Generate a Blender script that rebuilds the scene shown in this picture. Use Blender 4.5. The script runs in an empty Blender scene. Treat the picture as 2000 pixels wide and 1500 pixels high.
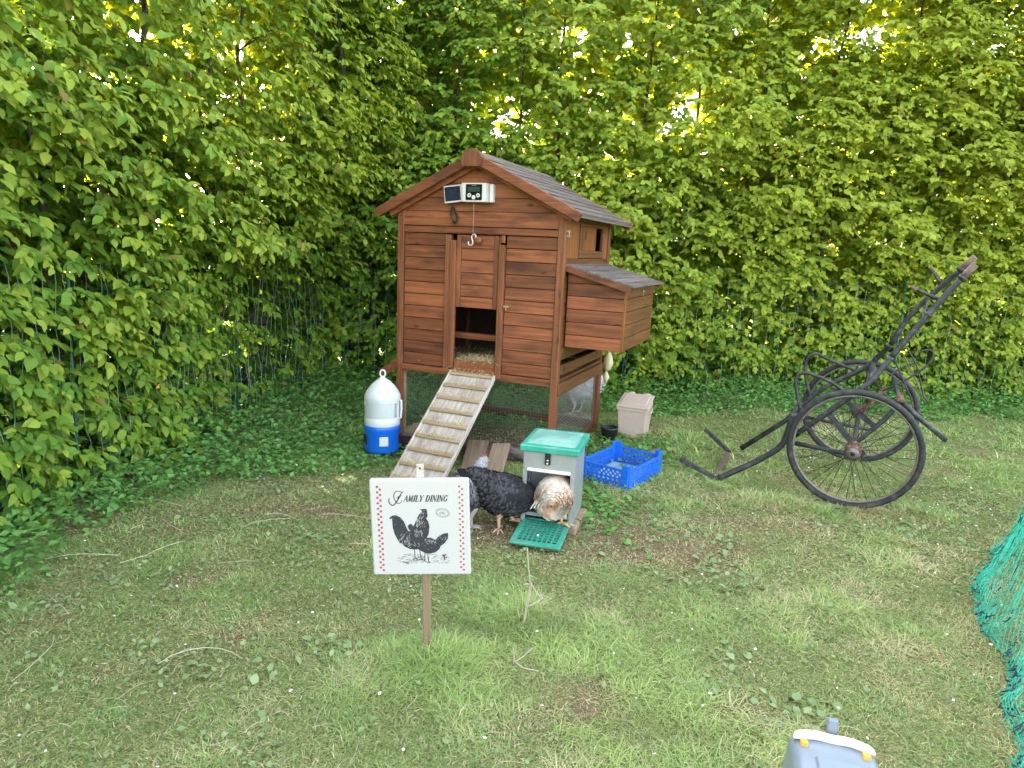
import bpy, math, random
import numpy as np
from mathutils import Vector, Matrix

# ---------------------------------------------------------------- camera, light, exposure
S = bpy.context.scene
COL = S.collection
random.seed(7)
rng = np.random.default_rng(11)
R_ = math.radians

PITCH, ROLL, CAMH, FPX = 0.194, 0.0436, 1.215, 1334.1
cd = bpy.data.cameras.new('camera')
cam = bpy.data.objects.new('camera', cd)
COL.objects.link(cam)
fwd = Vector((0, math.cos(PITCH), -math.sin(PITCH)))
rt = Vector((1, 0, 0))
up = rt.cross(fwd)
r2 = math.cos(ROLL) * rt + math.sin(ROLL) * up
u2 = -math.sin(ROLL) * rt + math.cos(ROLL) * up
M = Matrix((r2, u2, -fwd)).transposed().to_4x4()
M.translation = (0, 0, CAMH)
cam.matrix_world = M
cd.sensor_width = 36.0
cd.lens = FPX / 2000 * 36
cd.clip_start, cd.clip_end = 0.05, 500
S.camera = cam

SUN_EL, SUN_AZ = R_(22), math.atan2(-0.62, 0.78)      # azimuth from +Y towards +X
w = bpy.data.worlds.new('World')
S.world = w
w.use_nodes = True
nt = w.node_tree
bg = nt.nodes['Background']
sky = nt.nodes.new('ShaderNodeTexSky')
sky.sky_type = 'NISHITA'
sky.sun_disc = False
sky.sun_elevation = SUN_EL
sky.sun_rotation = SUN_AZ
sky.air_density = 1.0
sky.dust_density = 4.0
sky.ozone_density = 1.0
hs = nt.nodes.new('ShaderNodeHueSaturation')           # a veil of thin cloud: a paler sky
hs.inputs['Saturation'].default_value = 0.38
nt.links.new(sky.outputs[0], hs.inputs['Color'])
nt.links.new(hs.outputs[0], bg.inputs['Color'])
bg.inputs['Strength'].default_value = 0.15
sd = bpy.data.lights.new('sun', 'SUN')
sd.energy = 4.0
sd.angle = R_(0.5)
sd.color = (1.0, 0.93, 0.8)
sun = bpy.data.objects.new('sun', sd)
COL.objects.link(sun)
tosun = Vector((math.sin(SUN_AZ) * math.cos(SUN_EL), math.cos(SUN_AZ) * math.cos(SUN_EL), math.sin(SUN_EL)))
sun.rotation_euler = tosun.to_track_quat('Z', 'Y').to_euler()
S.view_settings.view_transform = 'Standard'
S.view_settings.look = 'None'
S.view_settings.exposure = 3.4
S.view_settings.gamma = 1.0
S.view_settings.use_curve_mapping = False
S.cycles.use_denoising = True
S.cycles.max_bounces = 10
S.cycles.diffuse_bounces = 5
S.cycles.transmission_bounces = 6
S.cycles.sample_clamp_indirect = 6.0

# ---------------------------------------------------------------- helpers
class MB:
    """collects shapes, then links them as one mesh object"""
    def __init__(self):
        self.v, self.f, self.sm = [], [], []

    def add(self, vs, fs, smooth=False):
        o = len(self.v)
        self.v += [tuple(p) for p in vs]
        self.f += [tuple(i + o for i in f) for f in fs]
        self.sm += [smooth] * len(fs)
        return self

    def box(self, c, s, m=None, ch=0.0):
        """box of size s centred on c; ch chamfers all edges; m is an optional matrix"""
        x, y, z = (d / 2 for d in s)
        if ch <= 0 or ch * 2.2 > min(s):
            vs = [(i * x, j * y, k * z) for i in (-1, 1) for j in (-1, 1) for k in (-1, 1)]
            fs = [(0, 1, 3, 2), (4, 6, 7, 5), (0, 4, 5, 1), (2, 3, 7, 6), (0, 2, 6, 4), (1, 5, 7, 3)]
        else:
            vs, idx = [], {}
            for i in (-1, 1):
                for j in (-1, 1):
                    for k in (-1, 1):
                        idx[(i, j, k)] = len(vs)
                        vs += [(i * x, j * (y - ch), k * (z - ch)), (i * (x - ch), j * y, k * (z - ch)), (i * (x - ch), j * (y - ch), k * z)]
            g = lambda i, j, k, a: idx[(i, j, k)] + a
            fs = []
            for i in (-1, 1):
                q = [g(i, -1, -1, 0), g(i, 1, -1, 0), g(i, 1, 1, 0), g(i, -1, 1, 0)]
                fs.append(q if i > 0 else q[::-1])
                q = [g(-1, i, -1, 1), g(-1, i, 1, 1), g(1, i, 1, 1), g(1, i, -1, 1)]
                fs.append(q if i > 0 else q[::-1])
                q = [g(-1, -1, i, 2), g(1, -1, i, 2), g(1, 1, i, 2), g(-1, 1, i, 2)]
                fs.append(q if i > 0 else q[::-1])
            for i in (-1, 1):
                for j in (-1, 1):
                    fs.append((g(i, j, -1, 0), g(i, j, 1, 0), g(i, j, 1, 1), g(i, j, -1, 1)))
                    fs.append((g(i, -1, j, 0), g(i, 1, j, 0), g(i, 1, j, 2), g(i, -1, j, 2)))
                    fs.append((g(-1, i, j, 1), g(1, i, j, 1), g(1, i, j, 2), g(-1, i, j, 2)))
                    for k in (-1, 1):
                        fs.append((g(i, j, k, 0), g(i, j, k, 1), g(i, j, k, 2)))
        c = Vector(c)
        if m is None:
            vs = [Vector(p) + c for p in vs]
        else:
            vs = [m @ Vector(p) + c for p in vs]
        return self.add(vs, fs)

    def bar(self, a, b, wd, hg, upv=(0, 0, 1), ch=0.0):
        """box from a to b, wd wide, hg high (towards upv)"""
        a, b = Vector(a), Vector(b)
        d = b - a
        L = d.length
        x = d.normalized()
        y = Vector(upv).cross(x)
        if y.length < 1e-5:
            y = Vector((0, 1, 0)).cross(x)
        y.normalize()
        z = x.cross(y)
        m = Matrix((x, y, z)).transposed()
        return self.box((a + b) / 2, (L, wd, hg), m, ch)

    def tube(self, pts, r, seg=8, closed=False, caps=True):
        pts = [Vector(p) for p in pts]
        n = len(pts)
        rs = r if isinstance(r, (list, tuple)) else [r] * n
        prev = None
        rings = []
        for i, p in enumerate(pts):
            if closed:
                t = (pts[(i + 1) % n] - pts[i - 1])
            else:
                t = pts[min(i + 1, n - 1)] - pts[max(i - 1, 0)]
            t.normalize()
            if prev is None:
                a = Vector((0, 0, 1)) if abs(t.z) < 0.9 else Vector((1, 0, 0))
                nrm = t.cross(a).normalized()
            else:
                nrm = (prev - t * prev.dot(t))
                if nrm.length < 1e-6:
                    nrm = t.orthogonal()
                nrm.normalize()
            prev = nrm
            bn = t.cross(nrm)
            rings.append([p + rs[i] * (math.cos(q) * nrm + math.sin(q) * bn) for q in (2 * math.pi * k / seg for k in range(seg))])
        vs = [p for rg in rings for p in rg]
        fs = []
        for i in range(n if closed else n - 1):
            j = (i + 1) % n
            for k in range(seg):
                l = (k + 1) % seg
                fs.append((i * seg + k, i * seg + l, j * seg + l, j * seg + k))
        if caps and not closed:
            fs.append(tuple(range(seg))[::-1])
            fs.append(tuple((n - 1) * seg + k for k in range(seg)))
        return self.add(vs, fs, True)

    def lathe(self, prof, c=(0, 0, 0), seg=32, caps=True):
        vs, fs = [], []
        n = len(prof)
        for r, z in prof:
            for k in range(seg):
                a = 2 * math.pi * k / seg
                vs.append((c[0] + r * math.cos(a), c[1] + r * math.sin(a), c[2] + z))
        for i in range(n - 1):
            for k in range(seg):
                l = (k + 1) % seg
                fs.append((i * seg + k, i * seg + l, (i + 1) * seg + l, (i + 1) * seg + k))
        if caps:
            fs.append(tuple(range(seg))[::-1])
            fs.append(tuple((n - 1) * seg + k for k in range(seg)))
        return self.add(vs, fs, True)

    def prism(self, poly, d0, d1, axis='y'):
        """polygon in two coordinates, pushed from d0 to d1 along axis"""
        n = len(poly)
        P = (lambda p, d: (p[0], d, p[1])) if axis == 'y' else ((lambda p, d: (d, p[0], p[1])) if axis == 'x' else (lambda p, d: (p[0], p[1], d)))
        vs = [P(p, d0) for p in poly] + [P(p, d1) for p in poly]
        fs = [tuple(range(n)), tuple(range(2 * n - 1, n - 1, -1))]
        fs += [(i, (i + 1) % n, n + (i + 1) % n, n + i)[::-1] for i in range(n)]
        return self.add(vs, fs)

    def build(self, name, mat, parent=None, kind=None, smooth=None):
        me = bpy.data.meshes.new(name)
        me.from_pydata(self.v, [], self.f)
        sm = self.sm if smooth is None else [smooth] * len(self.f)
        me.polygons.foreach_set('use_smooth', sm)
        me.materials.append(mat)
        me.update()
        import bmesh
        bm = bmesh.new()
        bm.from_mesh(me)
        bmesh.ops.recalc_face_normals(bm, faces=bm.faces)
        bm.to_mesh(me)
        bm.free()
        if any(sm) and not all(sm):
            pass
        o = bpy.data.objects.new(name, me)
        COL.objects.link(o)
        if parent:
            o.parent = parent
        if kind:
            o['kind'] = kind
        return o


def mk(name, V, T, mat, col=None, smooth=False, parent=None, kind=None):
    """fast mesh of triangles from arrays, with a colour per vertex"""
    V = np.ascontiguousarray(V, np.float32)
    T = np.ascontiguousarray(T, np.int32)
    me = bpy.data.meshes.new(name)
    me.vertices.add(len(V))
    me.vertices.foreach_set('co', V.ravel())
    me.loops.add(T.size)
    me.loops.foreach_set('vertex_index', T.ravel())
    me.polygons.add(len(T))
    me.polygons.foreach_set('loop_start', np.arange(0, T.size, 3, dtype=np.int32))
    me.polygons.foreach_set('use_smooth', np.full(len(T), smooth))
    if col is not None:
        a = me.attributes.new('col', 'FLOAT_COLOR', 'POINT')
        c = np.ones((len(V), 4), np.float32)
        c[:, :3] = col
        a.data.foreach_set('color', c.ravel())
    me.materials.append(mat)
    me.update(calc_edges=True)
    o = bpy.data.objects.new(name, me)
    COL.objects.link(o)
    if parent:
        o.parent = parent
    if kind:
        o['kind'] = kind
    return o


def thing(name, label, cat, loc=(0, 0, 0), rz=0.0, group=None, rot=None):
    o = bpy.data.objects.new(name, None)
    o.empty_display_size = 0.05
    COL.objects.link(o)
    o.location = loc
    o.rotation_euler = rot if rot else (0, 0, rz)
    return tag(o, label, cat, group)


def tag(o, label, cat, group=None):
    o['label'] = label
    o['category'] = cat
    if group:
        o['group'] = group
    return o


def sstep(x):
    x = np.clip(x, 0, 1)
    return x * x * (3 - 2 * x)


_G = [np.random.default_rng(100 + i).random((64, 64)) for i in range(12)]


def vn(x, y, sc, seed=0):
    """smooth value noise in 0..1"""
    g = _G[seed % 12]
    x = np.asarray(x, float) / sc + 31.7 + seed * 3.1
    y = np.asarray(y, float) / sc + 17.3 + seed * 5.7
    xi, yi = np.floor(x).astype(int), np.floor(y).astype(int)
    fx, fy = sstep(x - xi), sstep(y - yi)
    a, b = g[xi % 64, yi % 64], g[(xi + 1) % 64, yi % 64]
    c, d = g[xi % 64, (yi + 1) % 64], g[(xi + 1) % 64, (yi + 1) % 64]
    return (a * (1 - fx) + b * fx) * (1 - fy) + (c * (1 - fx) + d * fx) * fy


def fbm(x, y, sc, seed=0):
    return (vn(x, y, sc, seed) * 4 + vn(x, y, sc / 2.1, seed + 1) * 2 + vn(x, y, sc / 4.3, seed + 2)) / 7


def gz(x, y):
    """height of the ground"""
    x, y = np.asarray(x, float), np.asarray(y, float)
    return 0.062 * sstep((x - 1.5) / 0.5) * sstep((y - 3.3) / 0.6) + 0.012 * (fbm(x, y, 0.5, 3) - 0.5)


def edge_dist(x, y):
    """metres from the foot of the nearer hedge"""
    return np.minimum(x - (-2.0 + 0.10 * (y - 2.6)), 5.9 - y)


def bare(x, y):
    """0..1: trampled, scratched places"""
    a = np.exp(-(((x - 0.60) / 0.50) ** 2 + ((y - 2.74) / 0.22) ** 2))
    b = np.exp(-(((x + 0.05) / 0.42) ** 2 + ((y - 2.82) / 0.20) ** 2))
    c = 0.45 * np.exp(-(((x + 1.5) / 0.45) ** 2 + ((y - 2.75) / 0.16) ** 2))
    d = 0.9 * (np.abs(x + 0.15) < 0.55) * (np.abs(y - 4.2) < 0.4)
    e = 0.8 * np.exp(-(((x - 1.15) / 0.5) ** 2 + ((y - 3.05) / 0.16) ** 2))
    f = sstep((fbm(x, y, 0.26, 6) - 0.68) / 0.08) * 0.6
    return np.clip(np.maximum.reduce([a * 1.1, b * 1.1, c, d, e, f]), 0, 1)


def project(X):
    """photo pixel of world points"""
    X = np.asarray(X, float) - np.array([0, 0, CAMH])
    c = X @ np.array([r2, u2, fwd]).T
    z = np.maximum(c[..., 2], 1e-3)
    return 1000 + FPX * c[..., 0] / z, 750 - FPX * c[..., 1] / z, c[..., 2]

# ---------------------------------------------------------------- materials
def new_mat(name):
    m = bpy.data.materials.new(name)
    m.use_nodes = True
    n = m.node_tree
    return m, n, n.nodes['Principled BSDF'], (lambda a, b: n.links.new(a, b))


def plain(name, c, rough=0.5, metal=0.0, var=0.12, scale=30, bump=0.0, trans=0.0, spec=0.5, dirt=None, dirt_scale=6, dirt_lo=0.52, dirt_hi=0.75):
    m, n, b, L = new_mat(name)
    tc = n.nodes.new('ShaderNodeTexCoord')
    nz = n.nodes.new('ShaderNodeTexNoise')
    nz.inputs['Scale'].default_value = scale
    nz.inputs['Detail'].default_value = 5
    L(tc.outputs['Object'], nz.inputs['Vector'])
    rp = n.nodes.new('ShaderNodeValToRGB')
    rp.color_ramp.elements[0].position, rp.color_ramp.elements[1].position = 0.3, 0.7
    rp.color_ramp.elements[0].color = tuple(x * (1 - var) for x in c) + (1,)
    rp.color_ramp.elements[1].color = tuple(min(1, x * (1 + var)) for x in c) + (1,)
    L(nz.outputs['Fac'], rp.inputs['Fac'])
    out = rp.outputs['Color']
    if dirt:
        n2 = n.nodes.new('ShaderNodeTexNoise')
        n2.inputs['Scale'].default_value = dirt_scale
        n2.inputs['Detail'].default_value = 8
        n2.inputs['Roughness'].default_value = 0.7
        L(tc.outputs['Object'], n2.inputs['Vector'])
        mr = n.nodes.new('ShaderNodeMapRange')
        mr.inputs['From Min'].default_value, mr.inputs['From Max'].default_value = dirt_lo, dirt_hi
        L(n2.outputs['Fac'], mr.inputs['Value'])
        mx = n.nodes.new('ShaderNodeMix')
        mx.data_type = 'RGBA'
        L(mr.outputs['Result'], mx.inputs['Factor'])
        L(out, mx.inputs['A'])
        mx.inputs['B'].default_value = tuple(dirt) + (1,)
        out = mx.outputs['Result']
    L(out, b.inputs['Base Color'])
    b.inputs['Roughness'].default_value = rough
    b.inputs['Metallic'].default_value = metal
    b.inputs['Specular IOR Level'].default_value = spec
    if trans:
        b.inputs['Subsurface Weight'].default_value = trans
        b.inputs['Subsurface Radius'].default_value = (0.02, 0.02, 0.02)
    if bump:
        bp = n.nodes.new('ShaderNodeBump')
        bp.inputs['Strength'].default_value = bump
        bp.inputs['Distance'].default_value = 0.003
        L(nz.outputs['Fac'], bp.inputs['Height'])
        L(bp.outputs['Normal'], b.inputs['Normal'])
    return m


def wood(name, lo, hi, stain, axis='x', rough=0.6, grain=60, stain_amt=0.55, var=0.3):
    """timber: long grain along axis, blotchy stain, every board its own tone"""
    m, n, b, L = new_mat(name)
    tc = n.nodes.new('ShaderNodeTexCoord')
    oi = n.nodes.new('ShaderNodeObjectInfo')
    vm = n.nodes.new('ShaderNodeVectorMath')
    vm.operation = 'MULTIPLY_ADD'
    vm.inputs[1].default_value = (1, 1, 1)
    mu = n.nodes.new('ShaderNodeVectorMath')
    mu.operation = 'SCALE'
    mu.inputs[0].default_value = (13.1, 7.7, 21.3)
    L(oi.outputs['Random'], mu.inputs['Scale'])
    L(tc.outputs['Object'], vm.inputs[0])
    L(mu.outputs[0], vm.inputs[2])
    mp = n.nodes.new('ShaderNodeMapping')
    sc = {'x': (2.2, grain, grain), 'y': (grain, 2.2, grain), 'z': (grain, grain, 2.2)}[axis]
    mp.inputs['Scale'].default_value = sc
    L(vm.outputs[0], mp.inputs['Vector'])
    nz = n.nodes.new('ShaderNodeTexNoise')
    nz.inputs['Scale'].default_value = 1.0
    nz.inputs['Detail'].default_value = 7
    nz.inputs['Roughness'].default_value = 0.65
    nz.inputs['Distortion'].default_value = 0.6
    L(mp.outputs[0], nz.inputs['Vector'])
    rp = n.nodes.new('ShaderNodeValToRGB')
    rp.color_ramp.elements[0].position, rp.color_ramp.elements[1].position = 0.33, 0.68
    rp.color_ramp.elements[0].color = tuple(lo) + (1,)
    rp.color_ramp.elements[1].color = tuple(hi) + (1,)
    L(nz.outputs['Fac'], rp.inputs['Fac'])
    mp2 = n.nodes.new('ShaderNodeMapping')
    mp2.inputs['Scale'].default_value = tuple(4.0 if q < 5 else 14.0 for q in sc)
    L(vm.outputs[0], mp2.inputs['Vector'])
    n2 = n.nodes.new('ShaderNodeTexNoise')
    n2.inputs['Scale'].default_value = 1.0
    n2.inputs['Detail'].default_value = 5
    L(mp2.outputs[0], n2.inputs['Vector'])
    mr = n.nodes.new('ShaderNodeMapRange')
    mr.inputs['From Min'].default_value, mr.inputs['From Max'].default_value = 0.5, 0.72
    mr.inputs['To Max'].default_value = stain_amt
    L(n2.outputs['Fac'], mr.inputs['Value'])
    mx = n.nodes.new('ShaderNodeMix')
    mx.data_type = 'RGBA'
    L(mr.outputs['Result'], mx.inputs['Factor'])
    L(rp.outputs['Color'], mx.inputs['A'])
    mx.inputs['B'].default_value = tuple(stain) + (1,)
    mk_ = n.nodes.new('ShaderNodeMapping')                  # knots, drawn out along the grain
    mk_.inputs['Scale'].default_value = tuple(4.5 if q < 5 else 11.0 for q in sc)
    L(vm.outputs[0], mk_.inputs['Vector'])
    vo = n.nodes.new('ShaderNodeTexVoronoi')
    vo.inputs['Scale'].default_value = 1.0
    L(mk_.outputs[0], vo.inputs['Vector'])
    kr = n.nodes.new('ShaderNodeMapRange')
    kr.inputs['From Min'].default_value, kr.inputs['From Max'].default_value = 0.13, 0.05
    kr.inputs['To Max'].default_value = 0.8
    L(vo.outputs['Distance'], kr.inputs['Value'])
    mx2 = n.nodes.new('ShaderNodeMix')
    mx2.data_type = 'RGBA'
    L(kr.outputs['Result'], mx2.inputs['Factor'])
    L(mx.outputs['Result'], mx2.inputs['A'])
    mx2.inputs['B'].default_value = tuple(stain) + (1,)
    mx = mx2
    hv = n.nodes.new('ShaderNodeHueSaturation')
    mv = n.nodes.new('ShaderNodeMapRange')
    mv.inputs['To Min'].default_value, mv.inputs['To Max'].default_value = 1 - var, 1 + var
    L(oi.outputs['Random'], mv.inputs['Value'])
    L(mv.outputs['Result'], hv.inputs['Value'])
    L(mx.outputs['Result'], hv.inputs['Color'])
    L(hv.outputs['Color'], b.inputs['Base Color'])
    b.inputs['Roughness'].default_value = rough
    b.inputs['Specular IOR Level'].default_value = 0.35
    bp = n.nodes.new('ShaderNodeBump')
    bp.inputs['Strength'].default_value = 0.35
    bp.inputs['Distance'].default_value = 0.002
    L(nz.outputs['Fac'], bp.inputs['Height'])
    L(bp.outputs['Normal'], b.inputs['Normal'])
    return m


def leafy(name, trans=0.4, rough=0.5, tint=(1.5, 1.35, 0.5), spec=0.3):
    """thin plant matter coloured by the mesh's own colour attribute, lit through from behind"""
    m, n, b, L = new_mat(name)
    at = n.nodes.new('ShaderNodeAttribute')
    at.attribute_name = 'col'
    L(at.outputs['Color'], b.inputs['Base Color'])
    b.inputs['Roughness'].default_value = rough
    b.inputs['Specular IOR Level'].default_value = spec
    tr = n.nodes.new('ShaderNodeBsdfTranslucent')
    mu = n.nodes.new('ShaderNodeMix')
    mu.data_type = 'RGBA'
    mu.blend_type = 'MULTIPLY'
    mu.inputs['Factor'].default_value = 1.0
    L(at.outputs['Color'], mu.inputs['A'])
    mu.inputs['B'].default_value = tuple(tint) + (1,)
    L(mu.outputs['Result'], tr.inputs['Color'])
    ms = n.nodes.new('ShaderNodeMixShader')
    ms.inputs['Fac'].default_value = trans
    L(b.outputs[0], ms.inputs[1])
    L(tr.outputs[0], ms.inputs[2])
    L(ms.outputs[0], n.nodes['Material Output'].inputs['Surface'])
    return m


RED = dict(lo=(0.135, 0.045, 0.019), hi=(0.34, 0.110, 0.042), stain=(0.045, 0.018, 0.013), stain_amt=0.75)
m_red_x = wood('red stained timber', axis='x', **RED)
m_red_y = wood('red stained timber, depthwise', axis='y', **RED)
m_red_z = wood('red stained timber, upright', lo=(0.12, 0.042, 0.019), hi=(0.30, 0.108, 0.043), stain=(0.055, 0.022, 0.016), axis='z', var=0.15)
m_side = wood('brown stained timber, partly shaded', lo=(0.080, 0.030, 0.008), hi=(0.185, 0.075, 0.020), stain=(0.06, 0.04, 0.018), axis='y', var=0.15)  # browner stain; part of the side's shade is in this colour
m_side_z = wood('golden brown timber, upright', lo=(0.14, 0.045, 0.010), hi=(0.31, 0.110, 0.025), stain=(0.06, 0.035, 0.015), axis='z', var=0.2)
m_roof = wood('weathered grey roof timber', lo=(0.060, 0.048, 0.043), hi=(0.205, 0.170, 0.155), stain=(0.07, 0.055, 0.05), axis='y', rough=0.7, var=0.2)
m_pale_y = wood('bleached pine, lengthwise', lo=(0.34, 0.29, 0.25), hi=(0.66, 0.60, 0.54), stain=(0.22, 0.17, 0.13), axis='y', grain=90, rough=0.8, var=0.1)
m_pale_x = wood('bleached pine, crosswise', lo=(0.24, 0.17, 0.10), hi=(0.46, 0.36, 0.23), stain=(0.18, 0.13, 0.07), axis='x', grain=90, rough=0.8, var=0.12)
m_stake = wood('brown stake timber', lo=(0.13, 0.09, 0.05), hi=(0.33, 0.25, 0.16), stain=(0.1, 0.07, 0.04), axis='z', grain=110, var=0.1)
m_board = wood('dusty brown board', lo=(0.20, 0.14, 0.09), hi=(0.34, 0.26, 0.18), stain=(0.16, 0.11, 0.075), axis='z', grain=45, rough=0.85, var=0.15)
m_greywood = wood('grey bark wood', lo=(0.09, 0.075, 0.06), hi=(0.28, 0.24, 0.20), stain=(0.05, 0.04, 0.03), axis='x', grain=50, rough=0.9, var=0.2)
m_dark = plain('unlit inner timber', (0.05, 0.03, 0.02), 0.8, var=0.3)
m_wire = plain('galvanised wire', (0.42, 0.43, 0.44), 0.45, 0.7, var=0.15)
m_net = plain('green plastic coated wire', (0.27, 0.42, 0.36), 0.5, var=0.25, scale=9)
m_netdark = plain('dark green coated wire', (0.02, 0.10, 0.09), 0.5, var=0.25, scale=9)
m_white = plain('white plastic', (0.58, 0.62, 0.61), 0.4, var=0.02, trans=0.25)
m_translucent = plain('milky level window', (0.47, 0.52, 0.52), 0.3, var=0.04)
m_strip = plain('grey level strip', (0.28, 0.31, 0.32), 0.4, var=0.05)
m_whitehard = plain('off white plastic', (0.66, 0.64, 0.62), 0.45, var=0.05)
m_blue = plain('blue plastic', (0.006, 0.13, 0.66), 0.38, var=0.06)
m_crate = plain('bright blue crate plastic', (0.012, 0.145, 0.68), 0.42, var=0.10, scale=14, dirt=(0.18, 0.22, 0.30), dirt_lo=0.6, dirt_hi=0.9)
m_black = plain('plain black', (0.012, 0.012, 0.014), 0.45, var=0.2)
m_screen = plain('dark display', (0.008, 0.009, 0.012), 0.2, var=0.1)
m_lcd = plain('grey green display', (0.035, 0.06, 0.045), 0.25, var=0.1)
m_solar = plain('blue black solar cells', (0.014, 0.018, 0.04), 0.25, var=0.3, scale=60)
m_steel = plain('zinc sheet', (0.40, 0.42, 0.43), 0.40, 0.5, var=0.10, scale=18, bump=0.05, dirt=(0.36, 0.35, 0.32), dirt_scale=7)
m_lip = plain('bright folded edge', (0.85, 0.85, 0.84), 0.4, 0.2, var=0.04)
m_lid = plain('green plastic lid', (0.035, 0.33, 0.235), 0.3, var=0.12, scale=9, dirt=(0.32, 0.52, 0.48), dirt_scale=5, dirt_lo=0.5, dirt_hi=0.95)
m_lid_sheen = plain('green plastic with pale sky sheen', (0.17, 0.42, 0.35), 0.3, var=0.10, scale=9, dirt=(0.46, 0.62, 0.58), dirt_scale=7, dirt_lo=0.45, dirt_hi=0.8)  # sky highlight on the lid painted in as a paler, blotched green
m_tray = plain('green plastic grid', (0.03, 0.30, 0.205), 0.45, var=0.2, scale=25, dirt=(0.15, 0.2, 0.15), dirt_scale=14)
m_beige = plain('pinkish beige plastic', (0.52, 0.41, 0.34), 0.55, var=0.06, scale=8, dirt=(0.40, 0.33, 0.27), dirt_scale=9)
m_pot = plain('black pot plastic', (0.015, 0.018, 0.02), 0.5, var=0.3)
m_tyre = plain('dusty black rubber', (0.022, 0.022, 0.024), 0.7, var=0.3, scale=40, dirt=(0.13, 0.12, 0.11), dirt_scale=16, dirt_lo=0.5, dirt_hi=0.8)
m_frame = plain('worn black paint', (0.022, 0.024, 0.028), 0.5, var=0.3, scale=40, dirt=(0.15, 0.13, 0.12), dirt_scale=20, dirt_lo=0.5, dirt_hi=0.85)
m_rust = plain('rusty steel', (0.15, 0.075, 0.05), 0.7, 0.3, var=0.35, scale=60, dirt=(0.42, 0.36, 0.32), dirt_scale=40)
m_rust_end = plain('bare rusty tube end', (0.135, 0.095, 0.075), 0.65, 0.2, var=0.35, scale=50)
m_rim = plain('dull rim', (0.20, 0.18, 0.16), 0.5, 0.5, var=0.3, scale=50)
m_canvas = plain('white painted canvas', (0.44, 0.435, 0.42), 0.7, var=0.025, scale=400, bump=0.2)
m_redprint = plain('dark pink print', (0.36, 0.035, 0.07), 0.7, var=0.25, scale=220)
m_ink = plain('black print ink', (0.028, 0.028, 0.036), 0.7, var=0.2, scale=200)
m_inkgrey = plain('grey print ink', (0.20, 0.20, 0.22), 0.7, var=0.4, scale=300)
m_container = plain('grey blue plastic', (0.20, 0.245, 0.30), 0.28, var=0.05, scale=6)
m_recess = plain('darker grey blue plastic', (0.10, 0.15, 0.20), 0.3, var=0.05, scale=6)
m_yellow = plain('yellow plastic clip', (0.82, 0.76, 0.60), 0.4, var=0.05)
m_orange = plain('orange clip foot', (0.75, 0.36, 0.04), 0.4, var=0.1)
m_scoop = plain('pale cream plastic', (0.62, 0.56, 0.33), 0.5, var=0.1)
m_brass = plain('worn brass', (0.42, 0.33, 0.2), 0.45, 0.5, var=0.2)
m_hook = plain('pale zinc hook', (0.66, 0.6, 0.58), 0.35, 0.4, var=0.1)
m_cable = plain('dark brown cable', (0.03, 0.022, 0.02), 0.5, var=0.2)
m_cord = plain('pale cord', (0.45, 0.36, 0.28), 0.8, var=0.1)
m_brick = plain('red brick', (0.26, 0.12, 0.085), 0.9, var=0.3, scale=50, bump=0.4)
m_leg = plain('pale hen leg', (0.56, 0.36, 0.26), 0.6, var=0.2, scale=90)
m_leg_grey = plain('grey hen leg', (0.42, 0.36, 0.33), 0.6, var=0.2, scale=90)
m_comb = plain('hen comb', (0.45, 0.07, 0.06), 0.5, var=0.2)
m_trunk = plain('grey brown bark', (0.075, 0.058, 0.042), 0.9, var=0.4, scale=35, bump=0.6)
m_leaf = leafy('young hornbeam leaf', 0.34, 0.5, (1.5, 1.3, 0.4), 0.25)
m_leafin = leafy('thin inner hornbeam leaf', 0.46, 0.5, (1.5, 1.25, 0.55), 0.2)
m_grass = leafy('grass', 0.3, 0.6, (1.3, 1.25, 0.6), 0.15)
m_weed = leafy('low weeds', 0.3, 0.55, (1.3, 1.3, 0.6), 0.2)
m_straw = leafy('straw', 0.12, 0.7, (1, 1, 1), 0.2)
m_feather = leafy('feathers', 0.08, 0.75, (1, 1, 1), 0.15)
m_petal = plain('white petals', (0.8, 0.8, 0.78), 0.7, var=0.05)

# feathers flecked print for the birds drawn on the sign
m_print, _n, _b, _L = new_mat('engraved bird print')
_tc = _n.nodes.new('ShaderNodeTexCoord')
_nz = _n.nodes.new('ShaderNodeTexNoise')
_mp = _n.nodes.new('ShaderNodeMapping')
_mp.inputs['Scale'].default_value = (420, 1, 170)
_nz.inputs['Scale'].default_value = 1
_nz.inputs['Detail'].default_value = 3
_L(_tc.outputs['Object'], _mp.inputs['Vector'])
_L(_mp.outputs[0], _nz.inputs['Vector'])
_rp = _n.nodes.new('ShaderNodeValToRGB')
_rp.color_ramp.elements[0].position, _rp.color_ramp.elements[1].position = 0.60, 0.80
_rp.color_ramp.elements[0].color = (0.018, 0.018, 0.026, 1)
_rp.color_ramp.elements[1].color = (0.38, 0.38, 0.40, 1)
_L(_nz.outputs['Fac'], _rp.inputs['Fac'])
_L(_rp.outputs['Color'], _b.inputs['Base Color'])
_b.inputs['Roughness'].default_value = 0.7

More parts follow.
